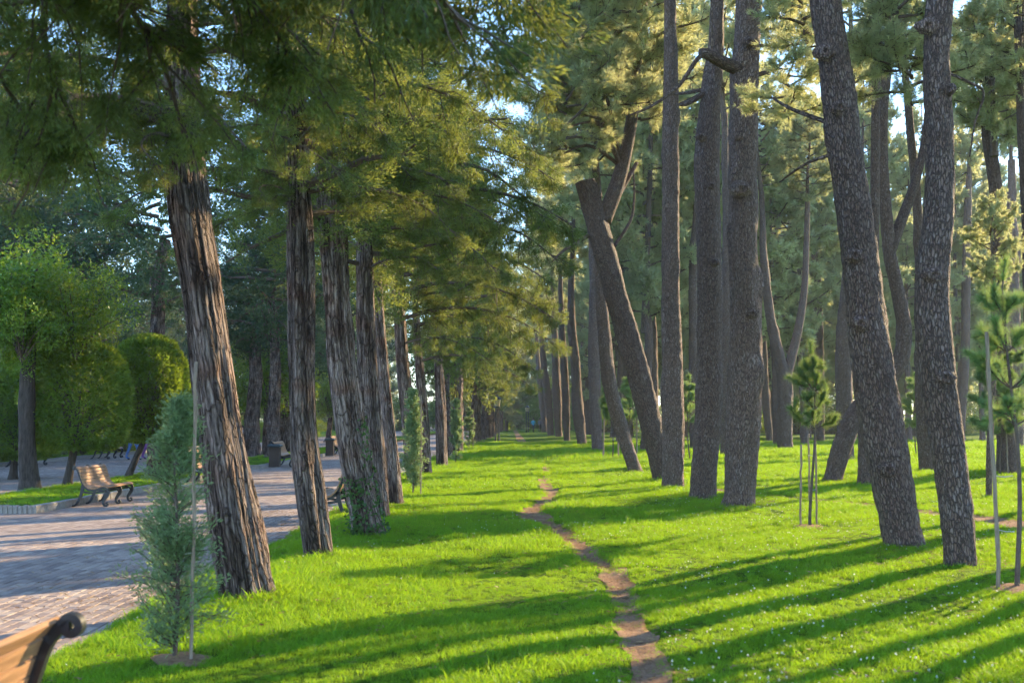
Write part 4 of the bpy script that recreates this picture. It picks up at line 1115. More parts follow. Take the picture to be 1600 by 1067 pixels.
# wood that closes the view at the far end
rg = np.random.default_rng(31)
FAR = sorted([(rg.uniform(-75, 100), rg.uniform(150, 215)) for _ in range(60)] + [(rg.uniform(-16, 20), rg.uniform(165, 200)) for _ in range(16)], key=lambda p: p[0] / p[1])
for k, (x, y) in enumerate(FAR):
    c = [CROWN_CYP_FAR[0], CROWN_PINE_TALL[0], CROWN_BROAD[1], CROWN_PINE_TALL[1]][k % 4]
    far_tree('far_tree', f'{ORD[k]} tree from the left in the distant wood closing the view', 'tree', 'distant wood', x, y, 'pine', 400 + k, 1.1, 1.0 if k % 4 != 2 else 3.0, (lambda q: (q, q, q * (1.9 if k % 4 == 0 else 1.0)))(rg.uniform(1.3, 1.8) * (1.3 if k % 4 == 2 else 1)), c)

# ------------------------------------------------------------------ young trees with stakes
def young_cypress_mesh(seed, H, R, n, L=.055, w=.013):
    rg = np.random.default_rng(seed); s = Soup()
    add_tube(s, np.stack([.02 * np.sin(np.linspace(0, 5, 10)), .02 * np.cos(np.linspace(0, 4, 10)) - .02, np.linspace(-.05, H * .97, 10)], -1), np.linspace(.018, .004, 10), 6, 0)
    nb = int(n / 110)
    for b in range(nb):
        f = rg.random() ** (1.15 if n > 15000 else .8)
        z = H * (.05 + .91 * f)
        prof = min(1, (.55 + 3.0 * f)) * (1 - f) ** .85 if n > 15000 else min(1, (.45 + 2.2 * f)) * (1 - f) ** .55
        Lb = R * prof * rg.uniform(.45, 1.25) + .05
        az = rg.uniform(0, 6.28)
        d = np.array([math.cos(az), math.sin(az), rg.uniform(.3, 1.0)])
        tp = curve_pts((0, 0, z - .1 * Lb), d, Lb * 1.15, 5, rg, .05, .15)
        add_tube(s, tp, np.linspace(.006, .002, 5), 3, 0, cap=False)
        tf = resample(tp, 21); tone = rg.uniform(.2, .7)
        m = 110
        u = rg.uniform(.15, 1, m); c = tf[(u * 20).astype(int)] + rg.normal(0, .03, (m, 3))
        kites(s, c, nrm(d)[None] + .7 * rg.normal(size=(m, 3)), L, w, rg, 1, tone + rg.normal(0, .12, m))
    return s.mesh('young_cypress', [M['twig'], M['cyp_young']])

def stake_mesh(h, r, seed, tilt=0.0):
    rg = np.random.default_rng(seed); s = Soup()
    z = np.linspace(-.15, h, 14)
    P = np.stack([tilt * z / h + .004 * rg.normal(size=14), .004 * rg.normal(size=14), z], -1)
    rr = np.full(14, r) * (1 + .18 * (np.arange(14) % 4 == 3))
    add_tube(s, P, rr, 8, 0)
    return s.mesh('stake', [M['stake']], True)

def soil_disc(seed, r):
    rg = np.random.default_rng(seed); s = Soup()
    k = 26; a = np.linspace(0, 2 * math.pi, k, endpoint=False)
    rr = r * (1 + .25 * rg.normal(size=k).cumsum() * .2)
    rr = r * (1 + .18 * np.sin(2 * a + seed) + .12 * np.sin(5 * a + 2 * seed) + .06 * rg.normal(size=k))
    V = [(0, 0, .022)] + [(.55 * q * math.cos(t), .55 * q * math.sin(t), .016) for q, t in zip(rr, a)] + [(q * math.cos(t), q * math.sin(t), -.02) for q, t in zip(rr, a)]
    j = np.arange(k); j2 = (j + 1) % k
    s.add(V, t=np.stack([0 * j, 1 + j, 1 + j2], -1), q=np.stack([1 + j, 1 + k + j, 1 + k + j2, 1 + j2], -1))
    return s.mesh('soil', [M['dirt']], True)

SOIL = []
def tie(t, p, q, r=.004):
    P = np.array([p, (np.array(p) + np.array(q)) / 2 + np.array([0, 0, -.01]), q], float)
    s = Soup(); add_tube(s, P, np.full(3, r), 4, 0)
    link('tie', s.mesh('tie', [M['tie']]), t)

yc = [('feathery blue-green young cypress tied to a stake, nearest on the left', 272, 1028, 1.80, .37, 15500, (.14, -.10, 1.98, .012, .0), .044, .011),
      ('young columnar cypress beside the sixth trunk of the left row', 645, 772, 2.25, .24, 11000, (.17, -.05, 2.1, .016, .0), .07, .02),
      ('young cypress beside the eighth trunk of the left row', 712, 724, 2.3, .26, 7000, (-.3, -.1, 2.3, .02, -.35), .09, .028),
      ('small far young cypress before the left row nears the lamp post', 733, 703, 2.2, .34, 5000, (.2, 0, 2.0, .02, .0), .10, .032)]
for k, (lab, px, py, H, R, n, st, L, w) in enumerate(yc):
    b = G(px, py)
    t = thing('young_cypress', lab, 'sapling', b, 'young staked cypresses')
    link('foliage', young_cypress_mesh(500 + k, H, R, n, L, w), t)
    link('stake', stake_mesh(st[2], st[3], k, st[4]), t, (st[0], st[1], 0))
    if k == 0:
        link('soil', soil_disc(3, .27), t, (.06, -.02, 0)); SOIL.append((b[0] + .06, b[1], .25))
        tie(t, (0, 0, 1.15), (.14, -.1, 1.17)); tie(t, (0, 0, .7), (.14, -.1, .71))
    TREES.append((b[0], b[1], .05))

def young_pine_mesh(seed, H, low, R, whorls, k=16, L=.14, w=.0075, nt=24):
    rg = np.random.default_rng(seed); s = Soup()
    z = np.linspace(-.05, H, 14)
    st = np.stack([.05 * np.sin(z * 1.9 + seed), .04 * np.sin(z * 1.3 + seed * 2), z], -1); st -= st[0] * np.array([1, 1, 0])
    add_tube(s, st, np.linspace(.022, .008, 14) * (.6 + .2 * H), 7, 0)
    P, D, A = [], [], []
    def twig(q, d, l):
        tw = curve_pts(q, d, l, 5, rg, .14, .10)
        add_tube(s, tw, np.linspace(.009, .005, 5), 4, 0, cap=False)
        m = int(nt * l / .4) + 6
        u = rg.uniform(.3, 1, m); tf = resample(tw, 21)[(u * 20).astype(int)]
        P.append(tf); D.append(np.tile(nrm(tw[-1] - tw[-2]), (m, 1)) + .3 * rg.normal(size=(m, 3))); A.append(rg.uniform(.2, .8) + rg.normal(0, .12, m))
        return tw
    for j in range(whorls):
        f = (j + .3) / whorls
        zz = low + (H - low) * f
        c = np.array([np.interp(zz, st[:, 2], st[:, 0]), np.interp(zz, st[:, 2], st[:, 1]), zz])
        for b in range(rg.integers(4, 6)):
            az = b * 1.3 + j * .7 + rg.normal(0, .25)
            l = R * (1.05 - .55 * f) * rg.uniform(.6, 1.15)
            d = np.array([math.cos(az), math.sin(az), rg.uniform(.25, .8)])
            tw = twig(c, d, l)
            for g in range(2): twig(tw[2 + g], d + rg.normal(0, .6, 3), l * .45)
    twig(st[-3], np.array([0, 0, 1.0]), .35); twig(st[-1], np.array([.05, 0, 1.0]), .25)
    needles(s, np.concatenate(P), nrm(np.concatenate(D)), k, L, w, .50, rg, 1, np.concatenate(A))
    return s.mesh('young_pine', [M['twig'], M['needle_young']])

yp = [('young pine tied between three thin stakes on the lawn before the forked pine', 1265, 822, 2.35, 1.30, .42, 4, [(.13, .1, 1.7, .014, .0), (-.10, .12, 1.15, .015, .03), (.06, .2, 1.3, .013, .0)], 15, .12, .005),
      ('tall young pine with a bamboo stake at the right edge', 1588, 918, 2.70, 1.35, .46, 4, [(-.16, -.02, 2.3, .019, -.05)], 16, .12, .0038),
      ('young pine with thin stakes at the edge of the far right row', 957, 716, 2.7, 1.3, .5, 4, [(-.35, .1, 1.6, .03, .05), (.25, .1, 1.6, .03, -.05)], 10, .20, .02),
      ('young pine half behind the leaning sawn-off pine', 988, 712, 3.2, 1.3, .65, 4, [(.2, .1, 1.7, .03, .0)], 10, .20, .02),
      ('young pine peeping out between the slim and the broken-limbed pine', 1078, 718, 2.9, 1.2, .6, 4, [(-.2, .1, 1.6, .02, .0)], 10, .2, .018),
      ('bushy young pine seen behind the gap between the two nearest right trunks', 1432, 712, 3.0, .9, .8, 4, [(.2, .1, 1.5, .02, .0)], 10, .2, .018),
      ('leafy young pine beyond the trail at the right edge', 1562, 742, 3.6, .8, .95, 5, [(.25, .1, 1.8, .02, .0)], 12, .19, .014)]
for k, (lab, px, py, H, low, R, wh, stakes, kk, L, w) in enumerate(yp):
    b = G(px, py)
    t = thing('young_pine', lab, 'sapling', b, 'young staked pines')
    link('foliage', young_pine_mesh(520 + k, H, low, R, wh, kk, L, w), t)
    for j, st in enumerate(stakes): link('stake', stake_mesh(st[2], st[3], 10 + k * 3 + j, st[4]), t, (st[0], st[1], 0))
    if k < 3:
        link('soil', soil_disc(5 + k, .3), t); SOIL.append((b[0], b[1], .26))
        tie(t, (0, 0, 1.0), (stakes[0][0], stakes[0][1], 1.0)); tie(t, (0, 0, .5), (stakes[0][0], stakes[0][1], .52))
    TREES.append((b[0], b[1], .05))

# ------------------------------------------------------------------ benches
def spiral(c, r0, a0, turns, n, shrink=.45, sgn=1):
    a = a0 + sgn * np.linspace(0, turns * 2 * math.pi, n)
    r = r0 * np.linspace(1, shrink, n)
    return np.stack([c[0] + r * np.cos(a), c[1] + r * np.sin(a)], -1)
SEATC = np.array([(-.315, .868), (-.262, .80), (-.225, .70), (-.185, .58), (-.125, .47), (-.03, .395), (.09, .378), (.20, .405), (.30, .432), (.375, .415), (.405, .365)])
def flat_bar(s, P2, wid, thick, y=0.0):
    """a flat iron bar bent along the 2D line P2 (x, z)"""
    P2 = resample(P2, max(10, len(P2) * 4))
    T = nrm(np.gradient(P2, axis=0)); Nn = np.stack([-T[:, 1], T[:, 0]], -1)
    n = len(P2); h = thick / 2 if np.ndim(thick) else np.full(n, thick / 2)
    h = np.interp(np.linspace(0, 1, n), np.linspace(0, 1, len(np.atleast_1d(h))), np.atleast_1d(h))
    a = P2 + Nn * h[:, None]; b = P2 - Nn * h[:, None]
    V = np.concatenate([np.stack([c[:, 0], np.full(n, yy), c[:, 1]], -1) for c, yy in ((a, y - wid / 2), (b, y - wid / 2), (b, y + wid / 2), (a, y + wid / 2))])
    i = np.arange(n - 1); q = []
    for k in range(4):
        k2 = (k + 1) % 4
        q.append(np.stack([k * n + i, k * n + i + 1, k2 * n + i + 1, k2 * n + i], -1))
    q.append(np.array([(0, n, 2 * n, 3 * n), (n - 1, 4 * n - 1, 3 * n - 1, 2 * n - 1)]))
    s.add(V, q=np.concatenate(q))
def bench_end():
    s = Soup()
    flat_bar(s, SEATC + np.array([0, -.022]), .045, .05)
    flat_bar(s, np.vstack([SEATC[:1] + np.array([0, -.02]), spiral((-.358, .842), .040, 1.0, 1.05, 16, .35, 1)]), .05, .032)
    flat_bar(s, np.array([(.405, .35), (.40, .28), (.35, .20), (.305, .12), (.315, .045), (.36, .02), (.40, .045), (.385, .085), (.35, .07)]), .045, np.array([.055, .075, .05, .04, .035, .03]))
    flat_bar(s, np.array([(.22, .375), (.33, .33), (.37, .27)]), .04, .03)
    flat_bar(s, np.array([(-.15, .48), (-.17, .36), (-.215, .20), (-.28, .07), (-.34, .02), (-.375, .03)]), .045, np.array([.075, .06, .045, .035]))
    flat_bar(s, np.array([(-.17, .33), (-.02, .30), (.15, .315), (.31, .34)]), .035, .04)
    return s.mesh('bench_end', [M['iron']])
BENCH_END = bench_end()
sl = Soup(); v, q = bevel_box_v(-.034, .034, -.84, .84, -.013, .013, .004); sl.add(v, q=q); sl.add(box_v(-.034, .034, -.84, .84, -.014, -.0131), q=BOXQ)
SLAT = sl.mesh('slat', [M['wood']])
bl_ = Soup(); add_tube(bl_, np.array([(0, 0, -.006), (0, 0, .006)]), np.array([.008, .008]), 6)
def make_bench(label, x, y, rz, sc=1.0):
    t = thing('park_bench', label, 'bench', (x, y, 0), 'park benches along the walks', rz)
    t.scale = (sc, sc, sc)
    for yy in (-.80, 0, .80): link('end_frame' if yy else 'middle_frame', BENCH_END, t, (0, yy, 0))
    f = resample(SEATC, 300); l = np.r_[0, np.cumsum(np.linalg.norm(np.diff(f, axis=0), axis=1))]
    for d in np.arange(.045, l[-1] - .01, .0775):
        i = min(298, int(np.searchsorted(l, d))); a = f[i]; tg = nrm(f[min(299, i + 3)] - f[max(0, i - 3)])
        nn = np.array([-tg[1], tg[0]]); 
        if nn[1] < 0: nn = -nn
        ang = math.atan2(tg[1], tg[0])
        link('slat', SLAT, t, (a[0] + nn[0] * .018, 0, a[1] + nn[1] * .018), (0, -ang, 0))
    return t
make_bench('nearest bench seen from behind in the lower left corner, orange-brown slats', -2.08, 3.72, math.pi)
make_bench('slatted bench facing right before the planting bed, left of the young cypress', -8.0, 22.4, 0, .86)
make_bench('bench behind the feet of the second and third cypress, facing the promenade', -2.98, 19.4, math.pi)
make_bench('bench glimpsed between the young cypress and the nearest trunk', -8.05, 30.2, 0)
make_bench('bench right beside the first litter bin', -8.0, 40.4, 0)
make_bench('bench right beside the second litter bin', -8.0, 53.0, 0)
make_bench('bench on the far walk behind the dark trunk at the left edge', -17.2, 40.5, 0)
make_bench('bench on the far walk seen under the bright clipped dome', -17.2, 48.5, 0)

# ------------------------------------------------------------------ litter bins
def make_bin(label, x, y):
    t = thing('litter_bin', label, 'bin', (x, y, 0), 'litter bins by the benches')
    s = Soup(); add_box(s, -.15, .15, -.15, .15, .03, .70); body = link('body', s.mesh('bin_body', [M['iron']]), t)
    s = Soup(); v, q = bevel_box_v(-.028, .028, -.010, .010, .02, .69, .004); s.add(v, q=q); sm = s.mesh('bin_slat', [M['bin']])
    for side in range(4):
        a = side * math.pi / 2
        for k in range(5):
            u = (k - 2) * .066
            link('slat', sm, body, (u * math.cos(a) + .163 * math.sin(a), u * math.sin(a) - .163 * math.cos(a), 0), (0, 0, a))
    s = Soup()
    V = [(sx * r, sy * r, z) for r, z in ((.19, .70), (.225, .725), (.225, .76), (.17, .80), (.10, .80), (.09, .74)) for sx, sy in ((-1, -1), (1, -1), (1, 1), (-1, 1))]
    qs = [(i * 4 + j, i * 4 + (j + 1) % 4, i * 4 + 4 + (j + 1) % 4, i * 4 + 4 + j) for i in range(5) for j in range(4)] + [(20, 21, 22, 23)]
    s.add(V, q=qs); link('lid', s.mesh('bin_lid', [M['binlid']]), t)
    s = Soup(); add_box(s, -.19, .19, -.19, .19, -.01, .025); link('base', s.mesh('bin_base', [M['kerb']]), t)
make_bin('litter bin with a wide dark lid left of the second cypress trunk', -8.15, 39.3)
make_bin('litter bin with a wide dark lid left of the third cypress trunk', -8.2, 51.5)

# ------------------------------------------------------------------ lamp posts
def make_lamp(label, x, y):
    z0 = float(height0(np.array([x]), np.array([y]))[0])
    t = thing('lamp_post', label, 'lamp', (x, y, z0), 'twin-column lamp posts on the lawn')
    for sx in (-1, 1):
        s = Soup(); lathe(s, [(0, -.05), (.085, -.05), (.085, .12), (.06, .2), (.055, .5), (.045, .55), (.042, 2.30), (.055, 2.34), (.055, 2.42), (0, 2.42)], 10, 0)
        link('column', s.mesh('lamp_column', [M['iron']], True), t, (sx * .125, 0, 0))
    for z in (.75, 1.6):
        s = Soup(); add_box(s, -.09, .09, -.012, .012, z, z + .03); link('brace', s.mesh('lamp_brace', [M['iron']]), t)
    s = Soup(); lathe(s, [(0, 2.40), (.23, 2.40), (.24, 2.46), (.18, 2.5), (0, 2.5)], 6); lan = link('lantern', s.mesh('lantern_base', [M['iron']]), t)
    for k in range(6):
        a0, a1 = k * math.pi / 3, (k + 1) * math.pi / 3
        def P(a, r, z): return (r * math.cos(a), r * math.sin(a), z)
        s = Soup(); V = [P(a0 + .04, .185, 2.5), P(a1 - .04, .185, 2.5), P(a1 - .03, .265, 2.98), P(a0 + .03, .265, 2.98)]
        V += [(v[0] * .96, v[1] * .96, v[2]) for v in V]; s.add(V, q=BOXQ); link('pane', s.mesh('lantern_pane', [M['glass']]), lan)
        s = Soup(); add_tube(s, np.array([P(a0, .19, 2.5), P(a0, .27, 2.98)]), np.array([.013, .013]), 5); link('glazing_bar', s.mesh('glazing_bar', [M['iron']]), lan)
    s = Soup(); lathe(s, [(.29, 2.96), (.30, 3.0), (.20, 3.12), (.08, 3.2), (.04, 3.22), (.045, 3.27), (0, 3.31)], 6); link('roof', s.mesh('lantern_roof', [M['iron']]), lan)
p = G(777, 690.5); make_lamp('black twin-column lamp post with a tapered amber lantern on the lawn', p[0], p[1])
make_lamp('farther small lamp post at the end of the lawn beside the person in cyan', 1.85, 138)
def make_single_lamp(label, x, y):
    t = thing('garden_lamp', label, 'lamp', (x, y, .05))
    s = Soup(); lathe(s, [(0, -.05), (.12, -.05), (.12, .15), (.07, .25), (.05, .6), (.04, 2.5), (0, 2.5)], 10); link('column', s.mesh('lamp_column', [M['iron']], True), t)
    s = Soup(); lathe(s, [(0, 2.5), (.15, 2.5), (.20, 2.9), (0, 2.9)], 6); link('lantern', s.mesh('lantern', [M['glass']]), t)
    s = Soup(); lathe(s, [(.23, 2.88), (.20, 2.95), (.05, 3.08), (0, 3.1)], 6); link('roof', s.mesh('lantern_roof', [M['iron']]), t)
p = G(1185, 677); make_single_lamp('slim black lamp post in the grove left of the forked pine', p[0], p[1])

# ------------------------------------------------------------------ people, far off
def cloth(name, c): return simple_mat(name, c, .85, scale=20, vary=.15)
SKIN = simple_mat('skin', (.50, .30, .21), .55, vary=.08); HAIR = simple_mat('hair', (.035, .025, .02), .6, vary=.2)
def make_person(label, x, y, z, rz, top, legs, shoes, pose, h=1.7):
    k = h / 1.7
    J = dict(pel=(0, 0, .93), bel=(0, .0, 1.08), che=(0, .01, 1.30), nec=(0, .02, 1.45), hd0=(0, .01, 1.53), hd1=(0, -.01, 1.62), hd2=(0, -.005, 1.69))
    E = [('pel', 'bel'), ('bel', 'che'), ('che', 'nec'), ('nec', 'hd0'), ('hd0', 'hd1'), ('hd1', 'hd2')]
    R = dict(pel=(.155, .11), bel=(.14, .10), che=(.165, .11), nec=(.055, .06), hd0=(.07, .085), hd1=(.08, .10), hd2=(.05, .06))
    st = {'walk': (.22, -.20), 'stand': (.03, -.02), 'sit': (0, 0)}[pose]
    for s, sg in (('l', 1), ('r', -1)):
        fwd = st[0] if sg > 0 else st[1]
        J['hip' + s] = (.09 * sg, 0, .88); J['sho' + s] = (.175 * sg, .01, 1.40)
        if pose == 'sit':
            J['kne' + s] = (.10 * sg, -.42, .90); J['ank' + s] = (.10 * sg, -.42, .50); J['toe' + s] = (.10 * sg, -.56, .46)
        else:
            J['kne' + s] = (.09 * sg, -fwd * .6 - .03, .50); J['ank' + s] = (.09 * sg, -fwd + (.06 if fwd < 0 else 0), .09 + (.05 if fwd < 0 else 0)); J['toe' + s] = (.10 * sg, -fwd - .14, .035)
        J['elb' + s] = (.23 * sg, .05 + fwd * .5, 1.14); J['wri' + s] = (.23 * sg, -.10 + fwd * .7, .93); J['pal' + s] = (.23 * sg, -.13 + fwd * .75, .86)
        E += [('pel', 'hip' + s), ('hip' + s, 'kne' + s), ('kne' + s, 'ank' + s), ('ank' + s, 'toe' + s), ('che', 'sho' + s), ('sho' + s, 'elb' + s), ('elb' + s, 'wri' + s), ('wri' + s, 'pal' + s)]
        R.update({'hip' + s: (.095, .10), 'kne' + s: (.062, .065), 'ank' + s: (.045, .05), 'toe' + s: (.04, .03), 'sho' + s: (.07, .07), 'elb' + s: (.045, .045), 'wri' + s: (.032, .03), 'pal' + s: (.036, .022)})
    names = list(J); V = np.array([J[n] for n in names]) * k
    if pose == 'sit': V[:, 2] -= .46 * k
    me = bpy.data.meshes.new('person'); me.from_pydata(V.tolist(), [(names.index(a), names.index(b)) for a, b in E], [])
    o = bpy.data.objects.new('person', me); COL.objects.link(o)
    sk = o.modifiers.new('skin', 'SKIN')
    for i, n in enumerate(names):
        me.skin_vertices[0].data[i].radius = (R[n][0] * k, R[n][1] * k)
    me.skin_vertices[0].data[0].use_root = True
    o.modifiers.new('sub', 'SUBSURF').levels = 1
    bpy.context.view_layer.update()
    ev = o.evaluated_get(bpy.context.evaluated_depsgraph_get())
    m2 = bpy.data.meshes.new_from_object(ev)
    bpy.data.objects.remove(o)
    v = np.array([x_.co[:] for x_ in m2.vertices]); polys = [list(p_.vertices) for p_ in m2.polygons]
    zc = np.array([v[p_].mean(0) for p_ in polys]) / k
    z_ = zc[:, 2] + (.46 if pose == 'sit' else 0)
    ax = np.abs(zc[:, 0])
    mi = np.where(z_ > 1.44, 0, np.where((z_ < .93) & ~((ax > .18)), 2, 1))
    mi = np.where((ax > .185) & (z_ < 1.0) & (z_ > .6), 0, mi)
    mi = np.where((z_ < .075), 3, mi)
    soup_v, soup_f, soup_m = v.tolist(), polys, mi.tolist()
    for sg in (1, -1):                                   # five fingers to each hand
        pal = V[names.index('pall' if sg > 0 else 'palr')]
        for f in range(5):
            off = np.array([0, (f - 2) * .016, 0]) if f else np.array([-.01 * sg, -.045, .03])
            ln = (.05, .07, .08, .075, .06)[f]
            tv, tq, tt, _ = tube(np.array([pal + off, pal + off + np.array([-.005 * sg, -.008, -ln * .5]), pal + off + np.array([-.018 * sg, -.016, -ln])]), np.array([.009, .008, .006]), 5)
            n0 = len(soup_v); soup_v += tv.tolist(); soup_f += [[n0 + i for i in fc] for fc in tq.tolist() + tt.tolist()]; soup_m += [0] * (len(tq) + len(tt))
    m3 = bpy.data.meshes.new('person'); m3.from_pydata(soup_v, [], soup_f)
    for mm in (SKIN, top, legs, shoes): m3.materials.append(mm)
    m3.polygons.foreach_set('material_index', np.array(soup_m, np.int32)); m3.polygons.foreach_set('use_smooth', np.ones(len(soup_f), bool)); m3.update()
    t = thing('person', label, 'person', (x, y, z), 'people strolling in the park', rz)
    link('body', m3, t)
    hd = (V[names.index('hd1')] + np.array([0, .018, .03]) * k)
    s = Soup(); lathe(s, [(.088 * k, -.06), (.098 * k, 0), (.09 * k, .05), (.06 * k, .085), (.0, .10)], 12); hm = s.mesh('hair', [HAIR], True)
    link('hair', hm, t, hd)
    return t
CY = cloth('cyan_cloth', (.06, .42, .60)); BLUE = cloth('blue_cloth', (.10, .20, .45)); LBL = cloth('pale_blue_cloth', (.35, .45, .70)); DK = cloth('dark_cloth', (.03, .03, .04)); WH = cloth('white_cloth', (.7, .7, .7)); PUR = cloth('purple_cloth', (.25, .10, .35)); GRY = cloth('grey_cloth', (.2, .2, .22))
make_person('person in a cyan top walking at the far end of the lawn', 2.55, 136, .06, 2.6, CY, DK, DK, 'walk')
make_person('person in dark clothes beside the one in cyan at the far end', 3.4, 139, .06, .6, GRY, DK, DK, 'stand')
make_person('person in blue trousers walking on the far walk under the clipped domes', -15.4, 46.4, 0, 1.2, LBL, BLUE, DK, 'walk')
make_person('person in purple trousers walking beside the one in blue trousers', -14.9, 46.9, 0, 1.2, WH, PUR, DK, 'walk')
make_person('person in dark clothes standing by the third clipped dome', -13.0, 42.3, 0, .2, DK, DK, WH, 'stand')
make_person('person in a pale blue top seated by the thick shade tree', -17.15, 72.5, .0, -1.57, LBL, DK, DK, 'sit')
make_bench('far bench under the person in the pale blue top', -17.25, 72.5, 0)

# ------------------------------------------------------------------ grass, clover and litter: nobody could count them
def tuft_mesh(seed, nb, h, spread, w):
    rg = np.random.default_rng(seed); s = Soup()
    az = rg.uniform(0, 6.28, nb); r = spread * np.sqrt(rg.random(nb))
    b = np.stack([r * np.cos(az), r * np.sin(az), np.full(nb, -.012)], -1)
    la = rg.uniform(0, 6.28, nb); ln = rg.uniform(.15, .75, nb); hh = h * rg.uniform(.5, 1.15, nb)
    d = np.stack([np.cos(la) * ln, np.sin(la) * ln, np.ones(nb)], -1)
    mid = b + d * (hh * .55)[:, None]; d2 = d * np.array([1.7, 1.7, .65]); tip = mid + d2 * (hh * .55)[:, None]
    fa = rg.uniform(0, 6.28, nb); sd = np.stack([np.cos(fa), np.sin(fa), 0 * fa], -1) * w / 2
    V = np.stack([b - sd, b + sd, mid + sd * .8, mid - sd * .8, tip], 1).reshape(-1, 3)
    i = np.arange(nb) * 5
    tone = np.repeat(np.clip(rg.normal(.5, .22, nb), 0, 1), 5)
    s.add(V, t=np.stack([i + 3, i + 2, i + 4], -1), q=np.stack([i, i + 1, i + 2, i + 3], -1), a=tone)
    return s.mesh('grass_tuft', [M['grass']])

def scatter(name, pts, scl, rot, meshes, label):
    col = bpy.data.collections.new(name + '_source')
    for i, me in enumerate(meshes):
        col.objects.link(bpy.data.objects.new(name + '_source', me))
    me = mk_mesh(name, pts, attrs={'scl': scl, 'rot': np.stack([rot[:, 0], rot[:, 1], rot[:, 2]], -1)})
    o = link(name, me)
    ng = bpy.data.node_groups.new(name, 'GeometryNodeTree')
    ng.interface.new_socket('Geometry', in_out='INPUT', socket_type='NodeSocketGeometry'); ng.interface.new_socket('Geometry', in_out='OUTPUT', socket_type='NodeSocketGeometry')
    gi = ng.nodes.new('NodeGroupInput'); go = ng.nodes.new('NodeGroupOutput')
    ip = ng.nodes.new('GeometryNodeInstanceOnPoints'); ci = ng.nodes.new('GeometryNodeCollectionInfo')
    ci.inputs['Collection'].default_value = col; ci.inputs['Separate Children'].default_value = True; ci.inputs['Reset Children'].default_value = True
    a1 = ng.nodes.new('GeometryNodeInputNamedAttribute'); a1.data_type = 'FLOAT_VECTOR'; a1.inputs[0].default_value = 'rot'
    a2 = ng.nodes.new('GeometryNodeInputNamedAttribute'); a2.data_type = 'FLOAT'; a2.inputs[0].default_value = 'scl'
    rv = ng.nodes.new('FunctionNodeRandomValue'); rv.data_type = 'INT'; rv.inputs[4].default_value = 0; rv.inputs[5].default_value = len(meshes) - 1
    ng.links.new(gi.outputs[0], ip.inputs['Points']); ng.links.new(ci.outputs[0], ip.inputs['Instance']); ip.inputs['Pick Instance'].default_value = True
    ng.links.new(rv.outputs[2], ip.inputs['Instance Index'])
    ng.links.new(a1.outputs['Attribute'], ip.inputs['Rotation']); ng.links.new(a2.outputs['Attribute'], ip.inputs['Scale'])
    ng.links.new(ip.outputs[0], go.inputs[0])
    md = o.modifiers.new('scatter', 'NODES'); md.node_group = ng
    return tag(o, label, kind='stuff')

rg = np.random.default_rng(77)
zones = [(5.0, 11, 330, 1.0), (11, 17, 190, 1.15), (17, 26, 95, 1.45), (26, 42, 40, 2.1), (42, 75, 13, 3.4)]
pts, scl = [], []
for y0, y1, dens, sc in zones:
    x0, x1 = -3.3, y1 * .47 + 1.5
    n = int((x1 - x0) * (y1 - y0) * dens)
    X = rg.uniform(x0, x1, n); Y = rg.uniform(y0, y1, n)
    keep = (X > lawn_edge(Y) - .02) & (X < Y * .47 + 1.2)
    pd = path_dist(X, Y)
    keep &= (pd > .0) | (rg.random(n) < .05)
    for tx, ty, tr in TREES:
        if abs(ty - (y0 + y1) / 2) < (y1 - y0): keep &= (X - tx) ** 2 + (Y - ty) ** 2 > (tr * .9) ** 2
    for tx, ty, tr in SOIL: keep &= ((X - tx) ** 2 + (Y - ty) ** 2 > tr ** 2) | (rg.random(n) < .12)
    X, Y, pd = X[keep], Y[keep], pd[keep]
    tall = 1 + .45 * noise2(X * .9, Y * .7, 41) + .25 * noise2(X * 3.1, Y * 3.1, 42)
    s_ = sc * tall * rg.uniform(.7, 1.25, len(X)) * (.45 + .55 * sstep(0, .18, pd))
    for tx, ty, tr in TREES:
        if y0 - 1 < ty < y1 + 1 and tr > .1: s_ = s_ * (1 + .55 * np.exp(-np.maximum(0, np.hypot(X - tx, Y - ty) - tr) / .18))
    pts.append(np.stack([X, Y, height(X, Y)], -1)); scl.append(s_)
# the beds across the promenade and the strip beyond it
for (x0, x1, y0, y1) in [(-10.45, -8.55, 20.3, 33), (-10.45, -8.55, 38.3, 60), (-24, -18.25, 36, 70)]:
    n = int((x1 - x0) * (y1 - y0) * (45 if x0 > -15 else 16))
    X = rg.uniform(x0, x1, n); Y = rg.uniform(y0, y1, n)
    Z = np.full(n, .12) if x0 > -15 else height0(X, Y)
    pts.append(np.stack([X, Y, Z], -1)); scl.append(rg.uniform(1.1, 2.0, n))
pts = np.concatenate(pts); scl = np.concatenate(scl)
rot = np.stack([rg.normal(0, .12, len(pts)), rg.normal(0, .12, len(pts)), rg.uniform(0, 6.28, len(pts))], -1)
print('grass tufts', len(pts))
scatter('grass', pts, scl, rot, [tuft_mesh(600 + i, 30, .055, .060, .0044) for i in range(6)], 'short bright green grass covering the lawn')

